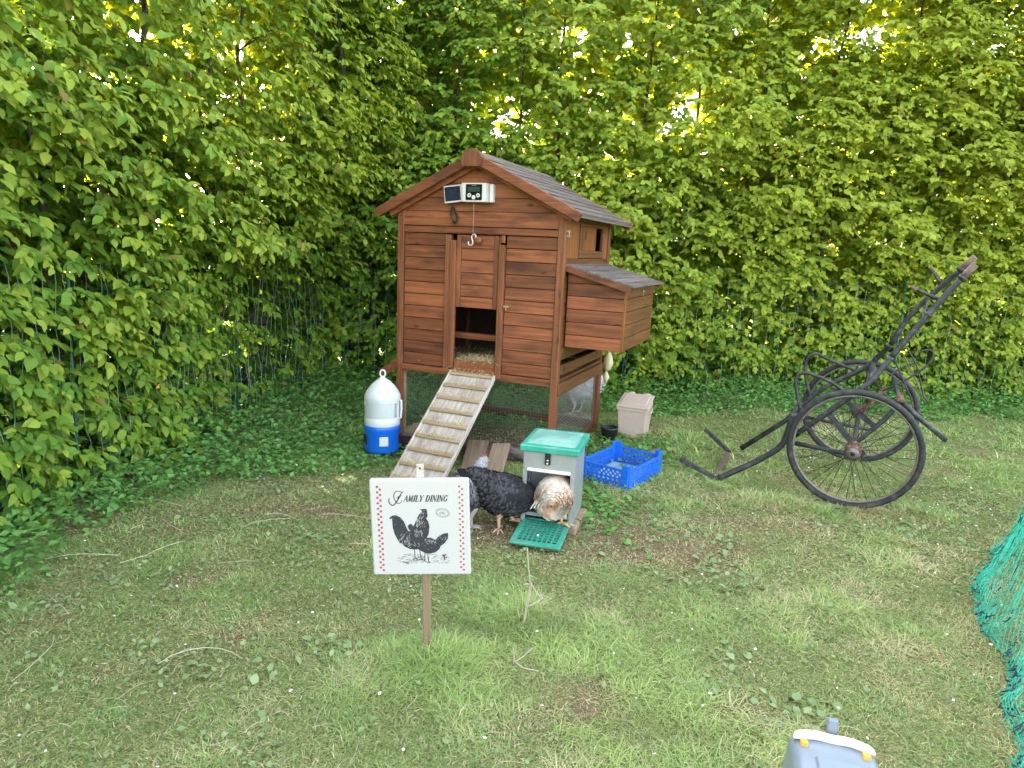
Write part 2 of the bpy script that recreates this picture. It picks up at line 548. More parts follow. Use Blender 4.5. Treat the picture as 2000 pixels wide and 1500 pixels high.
# soil and turf under the blades
m_ground, _n, _b, _L = new_mat('soil and moss')
_tc = _n.nodes.new('ShaderNodeTexCoord')
def _noise(sc, det=8, ro=0.65):
    q = _n.nodes.new('ShaderNodeTexNoise')
    q.inputs['Scale'].default_value, q.inputs['Detail'].default_value, q.inputs['Roughness'].default_value = sc, det, ro
    _L(_tc.outputs['Object'], q.inputs['Vector'])
    return q
_a, _c = _noise(150.0, 4), _noise(45.0)
_rp = _n.nodes.new('ShaderNodeAttribute')
_rp.attribute_name = 'col'
_r2 = _n.nodes.new('ShaderNodeValToRGB')
_r2.color_ramp.elements[0].position, _r2.color_ramp.elements[1].position = 0.3, 0.72
_r2.color_ramp.elements[0].color = (0.45, 0.45, 0.45, 1)
_r2.color_ramp.elements[1].color = (1.5, 1.45, 1.3, 1)
_L(_c.outputs['Fac'], _r2.inputs['Fac'])
_r3 = _n.nodes.new('ShaderNodeValToRGB')
_r3.color_ramp.elements[0].position, _r3.color_ramp.elements[1].position = 0.36, 0.64
_r3.color_ramp.elements[0].color = (0.55, 0.55, 0.55, 1)
_r3.color_ramp.elements[1].color = (1.45, 1.38, 1.25, 1)
_L(_a.outputs['Fac'], _r3.inputs['Fac'])
_m0 = _n.nodes.new('ShaderNodeMix')
_m0.data_type, _m0.blend_type = 'RGBA', 'MULTIPLY'
_m0.inputs['Factor'].default_value = 1
_L(_rp.outputs['Color'], _m0.inputs['A'])
_L(_r3.outputs['Color'], _m0.inputs['B'])
_mx = _n.nodes.new('ShaderNodeMix')
_mx.data_type, _mx.blend_type = 'RGBA', 'MULTIPLY'
_mx.inputs['Factor'].default_value = 1
_L(_m0.outputs['Result'], _mx.inputs['A'])
_L(_r2.outputs['Color'], _mx.inputs['B'])
_L(_mx.outputs['Result'], _b.inputs['Base Color'])
_b.inputs['Roughness'].default_value = 0.95
_b.inputs['Specular IOR Level'].default_value = 0.1
_bp = _n.nodes.new('ShaderNodeBump')
_bp.inputs['Strength'].default_value, _bp.inputs['Distance'].default_value = 0.8, 0.015
_L(_c.outputs['Fac'], _bp.inputs['Height'])
_L(_bp.outputs['Normal'], _b.inputs['Normal'])

# ---------------------------------------------------------------- ground
def ground():
    xs = np.concatenate([[-80, -30, -12], np.linspace(-5, 7, 201), [12, 30, 80]])
    ys = np.concatenate([[-40, -10, -2], np.linspace(0, 9, 151), [14, 40, 120]])
    X, Y = np.meshgrid(xs, ys)
    Z = gz(X, Y)
    V = np.stack([X, Y, Z], -1).reshape(-1, 3)
    n, m = len(xs), len(ys)
    i = (np.arange(m - 1)[:, None] * n + np.arange(n - 1)[None]).ravel()
    T = np.concatenate([np.stack([i, i + 1, i + n + 1], 1), np.stack([i, i + n + 1, i + n], 1)])
    b = bare(V[:, 0], V[:, 1]) * (0.6 + 0.8 * fbm(V[:, 0], V[:, 1], 0.12, 2))
    b = np.clip(b + 0.35 * sstep((fbm(V[:, 0], V[:, 1], 0.2, 7) - 0.5) / 0.2), 0, 1)[:, None]
    c = np.array([0.190, 0.240, 0.095]) * (1 - b) + np.array([0.185, 0.142, 0.098]) * b
    mk('ground', V, T, m_ground, c, smooth=True, kind='structure')
ground()

# ---------------------------------------------------------------- hedges
LEAF_V = np.array([(0, 0, 0), (0.30, 0.30, 0.03), (0.32, 0, -0.02), (0.30, -0.30, 0.03), (0.64, 0.25, -0.01), (0.66, 0, -0.07), (0.64, -0.25, -0.01), (1.0, 0, -0.20)])
WV = np.array([(0, 0, 0), (0.38, 0.34, 0.07), (0.45, 0, 0.0), (0.38, -0.34, 0.07), (1, 0, -0.06)])
WT = np.array([(0, 2, 1), (0, 3, 2), (1, 2, 4), (2, 3, 4)])
IV = np.array([(0, 0, 0), (0.42, 0.33, 0.06), (0.42, -0.33, 0.06), (1, 0, -0.10)])
IT = np.array([(0, 3, 1), (0, 2, 3)])
LEAF_T = np.array([(0, 2, 1), (0, 3, 2), (1, 2, 5), (1, 5, 4), (2, 3, 6), (2, 6, 5), (4, 5, 7), (5, 6, 7)])


def nrm(a):
    return a / np.maximum(np.linalg.norm(a, axis=-1, keepdims=True), 1e-9)


def leaf_frames(pos, dirv, nor, size):
    x = nrm(dirv)
    z = nrm(nor - (nor * x).sum(-1, keepdims=True) * x)
    y = np.cross(z, x)
    return np.stack([x, y, z], -1) * size[:, None, None], pos      # columns are the axes


def leaves_mesh(fr, pos, LV=LEAF_V, LT=LEAF_T, widths=None):
    lv = np.repeat(LV[None], len(pos), 0)
    if widths is not None:
        lv = lv.copy()
        lv[:, :, 1] *= widths[:, None]
    V = np.einsum('nij,nkj->nki', fr, lv) + pos[:, None]
    T = (np.arange(len(pos))[:, None, None] * len(LV) + LT[None]).reshape(-1, 3)
    return V.reshape(-1, 3), T


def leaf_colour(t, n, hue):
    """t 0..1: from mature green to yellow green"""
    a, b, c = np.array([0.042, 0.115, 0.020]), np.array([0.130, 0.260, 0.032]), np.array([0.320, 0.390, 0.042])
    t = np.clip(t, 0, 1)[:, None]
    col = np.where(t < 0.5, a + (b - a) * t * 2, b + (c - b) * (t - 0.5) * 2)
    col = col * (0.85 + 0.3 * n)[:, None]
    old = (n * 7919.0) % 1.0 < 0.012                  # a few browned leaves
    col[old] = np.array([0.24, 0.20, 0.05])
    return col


def spray_leaves(o, out, n_leaf, lmean, seed, droop=0.35, flat=None):
    """sprays of alternate leaves on twigs that leave the hedge along `out`"""
    r = np.random.default_rng(seed)
    N = len(o)
    lat = nrm(np.cross(out, np.array([0, 0, 1.0])))
    tw = nrm(out * (0.55 + 0.5 * r.random((N, 1))) + lat * r.normal(0, 0.75, (N, 1)) + np.array([0, 0, 1.0]) * r.normal(0.0, 0.30, (N, 1)))
    Lt = 0.08 + 0.10 * r.random(N)
    k = (np.arange(n_leaf) + 0.6) / n_leaf
    sd_ = np.where(np.arange(n_leaf) % 2 == 0, 1.0, -1.0)
    P = o[:, None] + tw[:, None] * (Lt[:, None] * k[None])[..., None]
    P[..., 2] -= droop * (Lt[:, None] * k[None] ** 2)
    side = nrm(np.cross(tw, np.array([0, 0, 1.0])))
    D = tw[:, None] * (0.55 + 0.25 * k[None, :, None]) + side[:, None] * sd_[None, :, None] * (0.85 - 0.4 * k[None, :, None]) + np.array([0, 0, -0.60]) + r.normal(0, 0.25, (N, n_leaf, 3))
    NN = np.array([0, 0, 0.66]) + out[:, None] * 0.80 + side[:, None] * sd_[None, :, None] * 0.15 + r.normal(0, 0.30, (N, n_leaf, 3))
    sz = lmean * (0.52 + 0.85 * r.random((N, n_leaf))) * (0.8 + 0.25 * np.sin(np.pi * k)[None])
    twig = (o, tw, Lt)
    return P.reshape(-1, 3), D.reshape(-1, 3), NN.reshape(-1, 3), sz.reshape(-1), twig


def hedge(name, label, near, face, length_pts, depth, height, n_front, n_deep, n_back, lmean, tone, seed, hollow=None, thin=lambda s, z: 0):
    """face(u, z) -> point on the hedge's front, outward normal; u in 0..1 along it"""
    r = np.random.default_rng(seed)
    root = thing(name, label, 'hedge', length_pts)
    rl = np.array(length_pts)
    Ps, Ds, Ns, Ss, Cs = [], [], [], [], []
    twV, twT = [], []
    for layer, cnt in (('front', n_front), ('deep', n_deep), ('back', n_back)):
        u, z = r.random(cnt), r.random(cnt) ** 0.96 * height + 0.03
        p, out, s = face(u, z)
        cl = fbm(s, z, 0.42, seed)                     # clumps that stand out
        fine = fbm(s * 0.75, z * 2.1, 0.17, seed + 3)         # tiers of twigs
        gap = fbm(s + 50, z, 0.55, seed + 5)
        held = 0.45 + 0.55 * sstep((z - 0.9) / 0.3)        # the netting holds the lower twigs back
        if layer == 'front':
            dp = (-0.30 * (cl - 0.5) * 2 - 0.36 * (fine - 0.5) * 2) * held + r.exponential(0.06, cnt) - 0.02
            keep = r.random(cnt) < np.where(fine > 0.43, 1.0, 0.13)
            hl = sstep((z - 2.1) / 0.5) * sstep((gap - 0.655) / 0.08)
            keep &= r.random(cnt) > np.maximum(0.70 * hl, 0.62 * thin(s, z))
        elif layer == 'deep':
            dp = 0.24 + depth * 0.5 * r.random(cnt) - 0.25 * (cl - 0.5)
            hl = sstep((z - 2.0) / 0.5) * sstep((gap - 0.64) / 0.08)
            keep = r.random(cnt) > np.maximum(0.85 * hl, thin(s, z))
        else:
            dp = depth * (0.82 + 0.25 * r.random(cnt))
            hl = sstep((z - 1.9) / 0.6) * sstep((gap - 0.63) / 0.10)
            keep = r.random(cnt) > 0.85 * hl
        if hollow is not None and layer != 'back':
            keep &= r.random(cnt) > hollow(s, z, dp)
        p = p - out * dp[:, None]
        if layer == 'back':
            out = -out
        p, out, z, s, cl, dp = p[keep], out[keep], z[keep], s[keep], cl[keep], dp[keep]
        P, D, N, Sz, (o, tw, Lt) = spray_leaves(p, out, 7, lmean * {'front': 1.0, 'deep': 1.3, 'back': 1.75}[layer], seed + len(layer) * 7)
        tt = tone(s, z) + 0.25 * (cl - 0.5) + {'front': 0.10, 'deep': -0.12, 'back': 0.10 + 0.25 * sstep((z - 1.2) / 0.8)}[layer] + r.normal(0, 0.07, len(z))  # deep leaves darkened as inner shade, back leaves yellowed as sun glow
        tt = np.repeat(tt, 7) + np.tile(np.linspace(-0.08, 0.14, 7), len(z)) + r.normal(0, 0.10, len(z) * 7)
        C = leaf_colour(tt, r.random(len(tt)), None)
        Ps.append(P); Ds.append(D); Ns.append(N); Ss.append(Sz); Cs.append(C)
        a = o
        b = o + tw * Lt[:, None] - np.array([0, 0, 1]) * (0.3 * Lt)[:, None]
        a = a - tw * 0.08
        sidev = nrm(np.cross(tw, np.array([0.3, 0.2, 1.0]))) * 0.0016
        n0 = sum(len(q) for q in twV)
        V = np.stack([a - sidev, a + sidev, b], 1).reshape(-1, 3)
        twV.append(V)
        twT.append(np.arange(len(V)).reshape(-1, 3) + n0)
    P, D, N, Sz, C = map(np.concatenate, (Ps, Ds, Ns, Ss, Cs))
    fr, P = leaf_frames(P, D, N, Sz)
    wd = 0.85 + 0.35 * r.random(len(P))
    # the 300 leaves that show largest are objects of their own
    px, py, zz = project(P)
    dist = np.linalg.norm(P - np.array([0, 0, CAMH]), axis=1)
    inside = (px > -10) & (px < 2010) & (py > -10) & (py < 1500) & (zz > 0.3)
    front = np.arange(len(P)) < len(Ps[0])
    score = np.where(inside & front, Sz / dist, 0)
    big = np.argsort(-score)[:300]
    mask = np.ones(len(P), bool)
    mask[big] = False
    f_, b_ = mask & front, mask & ~front
    LV_, LT_ = (LEAF_V, LEAF_T) if near else (WV, WT)
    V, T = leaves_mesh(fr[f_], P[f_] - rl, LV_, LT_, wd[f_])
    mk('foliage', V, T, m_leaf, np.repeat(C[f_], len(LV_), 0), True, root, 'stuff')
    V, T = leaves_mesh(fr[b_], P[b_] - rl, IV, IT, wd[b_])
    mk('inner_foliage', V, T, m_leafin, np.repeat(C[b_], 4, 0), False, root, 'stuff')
    protos = []
    for q in range(8):
        cc = leaf_colour(np.array([0.15 + q * 0.1]), np.array([0.5]), None)[0]
        lo = mk('leaf', LEAF_V, LEAF_T, m_leaf, np.repeat(cc[None], 8, 0), True)
        protos.append(lo.data)
        bpy.data.objects.remove(lo)
    g = C[:, 0]
    for i in big:
        q = int(np.clip((g[i] - 0.05) / 0.022, 0, 7))
        o = bpy.data.objects.new('leaf', protos[q])
        COL.objects.link(o)
        o.parent = root
        m3 = fr[i].copy()
        m3[:, 1] *= wd[i]
        mm = Matrix(m3.tolist()).to_4x4()
        mm.translation = Vector(P[i] - rl)
        o.matrix_local = mm
    tv, tt_ = np.concatenate(twV) - rl, np.concatenate(twT)
    mk('twigs', tv, tt_, m_straw, np.repeat(np.array([[0.07, 0.055, 0.03]]), len(tv), 0), False, root, 'stuff')
    # stems and boughs
    for k in range(15):
        u = np.array([(k + 0.3 + 0.5 * r.random()) / 15])
        pts = []
        for z in np.linspace(0, height * 0.93, 9):
            p, out, s = face(u, np.array([max(z, 0.01)]))
            q = p[0] - out[0] * depth * (0.45 + 0.10 * math.sin(z * 2.3 + k * 1.7)) + r.normal(0, 0.02, 3)
            pts.append(Vector((q - rl).tolist()))
            pts[-1].z = z - rl[2] + float(gz(q[0], q[1])) * (1 if z == 0 else 0)
        rad = [0.026 * (1 - 0.75 * i / 8) * (0.8 + 0.4 * ((k * 37) % 10) / 10) for i in range(9)]
        b = MB().tube(pts, rad, 7)
        for i in range(1, 8):
            for _ in range(2):
                p, out, s = face(u, np.array([pts[i].z]))
                dv = Vector((out[0] * r.uniform(-0.2, 0.5) + np.cross(out[0], [0, 0, 1]) * r.choice([-1, 1]) * r.uniform(0.2, 0.6) + np.array([0, 0, r.uniform(0.05, 0.4)])).tolist())
                a0 = pts[i]
                b.tube([a0, a0 + dv * 0.35 + Vector((0, 0, 0.03)), a0 + dv * 0.8], [rad[i] * 0.5, rad[i] * 0.35, 0.002], 5)
        b.build('stem', m_trunk, root)
    return root


def left_face(u, z):
    y = 0.75 + u * 6.2
    lean = 0.62 * sstep((y - 3.4) / 2.6) * sstep(z / 2.3) + 0.10 * sstep(z / 1.6)
    x = -2.06 + 0.10 * (y - 2.6) + lean
    n = np.stack([np.ones_like(y), np.full_like(y, -0.12), np.zeros_like(y)], -1)
    return np.stack([x, y, z + gz(x, y)], -1), nrm(n), y


def back_face(u, z):
    x = -2.0 + u * 8.0
    y = 5.98 - 0.10 * sstep(z / 1.5) + 0.03 * np.sin(x * 1.3)
    n = np.stack([np.zeros_like(x), -np.ones_like(x), np.zeros_like(x)], -1)
    return np.stack([x, y, z + gz(x, y)], -1), n, x


def left_hollow(s, z, dp):
    return 0.93 * np.exp(-((s - 5.0) / 0.75) ** 4) * np.exp(-((z - 0.55) / 0.55) ** 4) * (dp < 0.55)


def back_hollow(s, z, dp):
    return 0.80 * np.exp(-((s + 0.9) / 0.7) ** 2) * np.exp(-((z - 0.7) / 0.5) ** 2) * (dp < 0.45)


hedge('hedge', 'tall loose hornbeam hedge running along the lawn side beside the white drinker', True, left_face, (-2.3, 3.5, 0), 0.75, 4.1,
      15500, 9500, 9500, 0.055, lambda s, z: 0.40 + 0.16 * sstep(z / 2.0) + 0.10 * sstep((s - 3.4) / 1.5) * sstep((z - 0.8) / 0.8), 21, left_hollow, lambda s, z: 0.80 * sstep((z - 1.6) / 0.7) * sstep((s - 1.9) / 0.8))  # leaves near the corner toned lighter: brightness put into their colour
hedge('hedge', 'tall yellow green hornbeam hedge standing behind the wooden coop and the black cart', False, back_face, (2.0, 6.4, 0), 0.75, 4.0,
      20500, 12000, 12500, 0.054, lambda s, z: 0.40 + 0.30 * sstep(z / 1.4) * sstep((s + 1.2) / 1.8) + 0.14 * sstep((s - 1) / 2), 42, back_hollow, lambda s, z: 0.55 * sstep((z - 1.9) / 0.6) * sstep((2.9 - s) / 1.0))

# ---------------------------------------------------------------- wire fences in front of the hedges
def wire_fence(label, base, n, height, seed, rad=0.0011):
    """base(t) -> x, y of the net's foot"""
    r = np.random.default_rng(seed)
    b0 = base(0.5)
    root = thing('wire_fence', label, 'fence', (b0[0], b0[1], 0))
    O = Vector((b0[0], b0[1], 0))
    up_, ac = MB(), MB()
    wob = lambda t, z: 0.05 * (vn(t * 40, z * 3, 1, seed) - 0.5) + 0.03 * (vn(t * 130, z * 8, 1, seed + 1) - 0.5)
    def P(t, z):
        x, y = base(t)
        x2, y2 = base(t + 0.002)
        d = Vector((x2 - x, y2 - y)).normalized()
        k = float(wob(t, z))
        k2 = 0.045 * (float(vn(t * 170, z * 9, 1, seed + 2)) - 0.5)
        return Vector((x - d.y * -k + d.x * k2, y + d.x * -k + d.y * k2, z + float(gz(x, y)) + 0.02 * (float(vn(t * 60, z * 2, 1, seed + 4)) - 0.5))) - O
    hz = np.linspace(0.03, height, 9)
    for i in range(n):
        t = (i + 0.5) / n
        up_.tube([P(t, z) for z in np.linspace(0.0, height + 0.08 * (r.random() - 0.6), 22)], rad, 3, caps=False)
    for z in hz:
        ac.tube([P(t, z) for t in np.linspace(0, 1, n * 2)], 0.0015, 3, caps=False)
    up_.build('upright_wires', m_net, root, 'stuff')
    ac.build('level_wires', m_netdark, root, 'stuff')
    for t in (0.02, 0.36, 0.68, 0.98):
        MB().tube([P(t, -0.15), P(t, height + 0.05)], 0.006, 6).build('stake', m_netdark, root)


wire_fence('green wire netting along the foot of the hedge beside the white drinker', lambda t: (-1.93 + 0.10 * (4.4 * t - 1.2) - 0.07 * math.sin(3 * t), 1.4 + 4.4 * t), 66, 1.08, 3, 0.0014)
wire_fence('green wire netting along the foot of the hedge behind the black cart', lambda t: (-1.62 + 7.2 * t, 5.85 + 0.05 * math.sin(6 * t)), 62, 0.98, 8)

# ---------------------------------------------------------------- chicken coop
CX, CY, CYAW = -0.72, 4.156, -0.39
W, D = 1.05, 0.95
ZB, ZG, ZE, ZR = 0.464, 1.331, 1.412, 1.724
OV, OVF, OVB = 0.103, 0.08, 0.154
coop = thing('chicken_coop', 'red brown wooden chicken coop on posts with grey pitched roof and side nest box', 'chicken coop', (CX, CY, 0), CYAW)


def part(name, mat, b, parent=coop, kind=None):
    return b.build(name, mat, parent, kind)


def roof_z(x):
    return ZR - abs(x - W / 2) * (ZR - ZE) / (W / 2 + OV)


PW = 0.042
for (x, y, tall) in ((0, 0, 1), (W - PW, 0, 1), (0, D - PW, 1), (W - PW, D - PW, 1)):
    h = roof_z(x + PW / 2) - 0.045
    part('post', m_red_z, MB().box((x + PW / 2, y + PW / 2, h / 2), (PW, PW, h), ch=0.003))


def plank(name, x0, x1, z0, z1, y, mat=m_red_x, parent=coop, th=0.014, lean=0.004):
    """a shiplap board: its lower edge stands a little proud"""
    b = MB()
    poly = [(y - lean, z0 + 0.003), (y - lean + 0.003, z0), (y + th, z0), (y + th, z1), (y, z1), (y - 0.0015, z1 - 0.004)]
    vs = [(x0, p[0], p[1]) for p in poly] + [(x1, p[0], p[1]) for p in poly]
    n = len(poly)
    fs = [tuple(range(n))[::-1], tuple(range(n, 2 * n))] + [(i, (i + 1) % n, n + (i + 1) % n, n + i) for i in range(n)]
    b.add(vs, fs)
    return part(name, mat, b, parent)


# gable planks, cut to the roof slope
def gable_plank(z0, z1, y, mat=m_red_x):
    def xr(z):
        return max(0.03, (ZR - 0.035 - z) * (W / 2 + OV) / (ZR - ZE))
    lim = W / 2 - PW
    a, b_ = min(lim, xr(z0)), min(lim, xr(z1))
    c = W / 2
    poly = [(c - a, z0), (c + a, z0), (c + b_, z1)]
    if b_ > 0.035 or z1 < ZR - 0.08:
        poly += [(c - b_, z1)]
    if a == lim and b_ < lim:
        zc = ZR - 0.035 - lim * (ZR - ZE) / (W / 2 + OV)
        poly = [(c - a, z0), (c + a, z0), (c + lim, zc), (c + b_, z1), (c - b_, z1), (c - lim, zc)]
    part('plank', mat, MB().prism(poly, y, y + 0.013))


zs = [ZG + 0.004, 1.418, 1.494, 1.568, 1.642, 1.688]
for i in range(5):
    gable_plank(zs[i], zs[i + 1] - 0.003, 0.006 - 0.0006 * (i % 2))
for i in range(5):
    gable_plank(zs[i], zs[i + 1] - 0.003, D - 0.02)
# backing behind the shiplap joints
part('dark_backing', m_dark, MB().prism([(0.06, ZG), (W - 0.06, ZG), (W - 0.06, 1.40), (W / 2, 1.66), (0.06, 1.40)], 0.027, 0.033))
part('top_rail', m_red_x, MB().box((W / 2, 0.012, ZG - 0.020), (W - 2 * PW - 0.002, 0.020, 0.036), ch=0.002))
part('bottom_rail', m_red_x, MB().box((W / 2, 0.008, ZB + 0.020), (W - 2 * PW - 0.002, 0.028, 0.038), ch=0.002))
XL0, XL1, XD0, XD1, XR0, XR1 = PW, 0.325, 0.402, 0.664, 0.712, W - PW
n_pl = 11
zl = np.linspace(ZB + 0.042, ZG - 0.040, n_pl + 1)
for i in range(n_pl):
    j = 0.003 * (random.random() - 0.5)
    plank('plank', XL0 + 0.006, XL1, zl[i] + 0.001, zl[i + 1] - 0.002, 0.014 + j)
    plank('plank', XR0 - 0.0055, XR1 - 0.004, zl[i] + 0.001, zl[i + 1] - 0.002, 0.014 - j)
part('dark_backing', m_dark, MB().box((0.2, 0.034, (ZB + ZG) / 2), (0.32, 0.006, ZG - ZB - 0.09)))
part('dark_backing', m_dark, MB().box((0.865, 0.034, (ZB + ZG) / 2), (0.29, 0.006, ZG - ZB - 0.09)))
# stiles beside the sliding door, with the guide strips
part('stile', m_red_z, MB().box((0.343, 0.006, (ZB + 0.03 + ZG - 0.045) / 2), (0.034, 0.020, ZG - ZB - 0.078), ch=0.002))
part('guide_strip', m_red_z, MB().box((0.380, -0.001, (ZB + 0.045 + ZG - 0.075) / 2), (0.035, 0.024, ZG - ZB - 0.122), ch=0.003))
part('guide_strip', m_red_z, MB().box((0.687, -0.003, (ZB + 0.01 + ZG - 0.09) / 2), (0.036, 0.028, ZG - ZB - 0.105), ch=0.004))
part('stile', m_red_z, MB().box((0.6925, -0.006, ZG - 0.062), (0.020, 0.018, 0.040), ch=0.003))
# sliding door
ZD = 0.874
door = part('sliding_door', m_red_x, MB().box((0.533, 0.020, (ZD + ZG - 0.045) / 2), (0.268, 0.006, ZG - 0.045 - ZD)))
zd = np.linspace(ZD + 0.062, ZG - 0.05, 6)
for i in range(5):
    plank('plank', 0.428, 0.632, zd[i] + 0.001, zd[i + 1] - 0.003, 0.009, parent=door, th=0.007)
part('door_stile', m_red_z, MB().box((0.412, 0.008, (ZD + ZG - 0.045) / 2), (0.028, 0.016, ZG - 0.045 - ZD), ch=0.002), door)
part('door_stile', m_red_z, MB().box((0.648, 0.008, (ZD + ZG - 0.045) / 2), (0.028, 0.016, ZG - 0.045 - ZD), ch=0.002), door)
part('door_rail', m_red_x, MB().box((0.53, 0.008, ZD + 0.030), (0.204, 0.015, 0.058), ch=0.002), door)
# sill, perch and inside
part('sill', m_red_x, MB().box((0.535, 0.010, 0.532), (0.268, 0.030, 0.056), ch=0.003))
part('perch', m_red_x, MB().box((0.525, 0.16, 0.690), (0.94, 0.045, 0.036), ch=0.004))
part('dark_backing', m_dark, MB().box((W / 2, D - 0.026, 0.92), (W - 0.10, 0.006, 0.84)))  # added dark sheets, here and below: interior shade put into their colour
part('dark_backing', m_dark, MB().box((0.026, D / 2, 0.92), (0.006, D - 0.12, 0.84)))
part('dark_backing', m_dark, MB().box((W - 0.030, D / 2, 0.90), (0.006, D - 0.12, 0.56)))
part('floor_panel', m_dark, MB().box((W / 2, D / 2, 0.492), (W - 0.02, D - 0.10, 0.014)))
# back and far side walls
zb_ = np.linspace(ZB + 0.042, ZG - 0.002, 12)
for i in range(11):
    b = MB().box((W / 2, D - 0.014, (zb_[i] + zb_[i + 1]) / 2), (W - 2 * PW - 0.004, 0.014, zb_[i + 1] - zb_[i] - 0.003))
    part('plank', m_red_x, b)
    b = MB().box((0.014, D / 2, (zb_[i] + zb_[i + 1]) / 2), (0.014, D - 2 * PW - 0.004, zb_[i + 1] - zb_[i] - 0.003))
    part('plank', m_red_y, b)
# wall beside the nest box: planks, tray board, vent window
SX = W - 0.016
zz_ = [0.612, 0.690, 0.770, 0.85, 0.93, 1.01, 1.09, 1.183]
for i in range(7):
    part('plank', m_side, MB().box((SX, D / 2, (zz_[i] + zz_[i + 1]) / 2), (0.014, D - 2 * PW - 0.004, zz_[i + 1] - zz_[i] - 0.003)))
tray = part('tray_board', m_side, MB().box((W - 0.012, 0.50, 0.553), (0.018, 0.86, 0.056), ch=0.003))
for y in (0.12, 0.80):
    h = MB()
    ring = [(W - 0.0025, y + 0.020 * math.cos(a), 0.553 + 0.014 * math.sin(a)) for a in np.linspace(0, 2 * math.pi, 13)[:-1]]
    h.add(ring, [tuple(range(12))])
    h.build('finger_hole', m_black, tray)
part('side_rail', m_side, MB().box((W - 0.010, D / 2, 0.450), (0.044, D - 0.01, 0.070), ch=0.004))
part('side_ledge', m_side, MB().box((W - 0.045, D / 2, 0.497), (0.08, D - 0.09, 0.012)))
part('panel', m_side_z, MB().box((SX, 0.165, 1.275), (0.014, 0.238, 0.228), ch=0.002))
part('panel', m_side_z, MB().box((SX, 0.857, 1.275), (0.014, 0.096, 0.228), ch=0.002))
part('top_rail', m_side, MB().box((SX, D / 2, 1.405), (0.016, D - 0.09, 0.03), ch=0.002))
win = part('vent_window', m_side, MB().box((SX + 0.004, 0.547, 1.206), (0.020, 0.515, 0.044), ch=0.003)
           .box((SX + 0.004, 0.547, 1.378), (0.019, 0.515, 0.022), ch=0.003)
           .box((SX + 0.004, 0.308, 1.298), (0.020, 0.034, 0.138), ch=0.003)
           .box((SX + 0.004, 0.787, 1.298), (0.020, 0.034, 0.138), ch=0.003))
part('sliding_panel', m_side_z, MB().box((SX - 0.004, 0.510, 1.298), (0.010, 0.27, 0.138)), win)
part('sliding_panel', m_side_z, MB().box((SX - 0.016, 0.60, 1.298), (0.008, 0.19, 0.138)), win)
part('finger_slot', m_dark, MB().box((SX + 0.0022, 0.43, 1.315), (0.003, 0.018, 0.05)), win)
hg = MB().box((W + 0.002, 0.052, 1.325), (0.006, 0.05, 0.012)).box((W + 0.002, 0.052, 1.300), (0.006, 0.05, 0.012)).tube([(W + 0.006, 0.045, 1.292), (W + 0.006, 0.045, 1.335)], 0.004, 6)
part('hinge', m_brass, hg)
for nm_, x_, zs_ in (('nail_heads', PW / 2, np.linspace(0.52, 1.34, 9)), ('nail_heads', W - PW / 2, np.linspace(0.52, 1.30, 9)), ('nail_heads', 0.06, zl[:-1] + 0.04), ('nail_heads', 0.31, zl[:-1] + 0.04), ('nail_heads', 0.725, zl[:-1] + 0.04), ('nail_heads', W - 0.06, zl[:-1] + 0.04)):
    nb_ = MB()
    for z_ in zs_:
        nb_.tube([(x_, 0.014, z_), (x_, -0.0012 if x_ < 0.05 or x_ > W - 0.05 else 0.0105, z_)], 0.0028, 6)
    part(nm_, m_dark, nb_, kind='stuff')
# nest box
NB, NY0, NY1, NZB, NZ1, NZ0 = 0.334, 0.09, 0.845, 0.688, 1.05, 1.122
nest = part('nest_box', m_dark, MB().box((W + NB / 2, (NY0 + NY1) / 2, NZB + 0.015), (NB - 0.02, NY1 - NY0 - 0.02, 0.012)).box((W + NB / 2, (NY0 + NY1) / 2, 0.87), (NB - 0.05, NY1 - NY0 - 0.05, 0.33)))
nz_ = np.linspace(NZB, NZ1, 6)
for i in range(5):
    z0, z1 = nz_[i], nz_[i + 1] - 0.003
    for y in (NY0, NY1 - 0.012):
        part('plank', m_red_x, MB().box((W + NB / 2, y + 0.006, (z0 + z1) / 2), (NB - 0.004, 0.012, z1 - z0), ch=0.002), nest)
    part('plank', m_side, MB().box((W + NB - 0.007, (NY0 + NY1) / 2, (z0 + z1) / 2), (0.013, NY1 - NY0 - 0.030, z1 - z0), ch=0.002), nest)
part('corner_strip', m_side_z, MB().box((W + NB - 0.004, NY0 + 0.006, (NZB + NZ1) / 2), (0.012, 0.016, NZ1 - NZB)), nest)
for y in (NY0, NY1 - 0.012):
    part('plank', m_red_x, MB().prism([(W + 0.002, NZ1), (W + NB - 0.002, NZ1), (W + 0.002, NZ0)], y, y + 0.012), nest)
# nest roof: boards along the wall, stepping down outwards
RX0, RX1 = W - 0.004, W + NB + 0.032
sl = (NZ1 - 0.008 - 1.142) / (RX1 - RX0)
for y in (0.052, 0.895):
    part('roof_edge', m_red_x, MB().bar((RX0, y, 1.130), (RX1, y, 1.130 + sl * (RX1 - RX0)), 0.014, 0.034, (0, 0, 1)), nest)
for i in range(6):
    a, b_ = RX0 + (RX1 + 0.006 - RX0) * i / 6, RX0 + (RX1 + 0.006 - RX0) * (i + 1) / 6 + 0.010
    za, zb2 = 1.150 + sl * (a - RX0) + 0.001, 1.150 + sl * (b_ - RX0) + 0.005
    vs = [(a, 0.044, za), (b_, 0.044, zb2), (b_, 0.044, zb2 - 0.009), (a, 0.044, za - 0.009)]
    vs += [(p[0], 0.905, p[2]) for p in vs]
    part('board', m_roof, MB().add(vs, [(0, 1, 2, 3), (7, 6, 5, 4), (0, 4, 5, 1), (1, 5, 6, 2), (2, 6, 7, 3), (3, 7, 4, 0)]), nest)
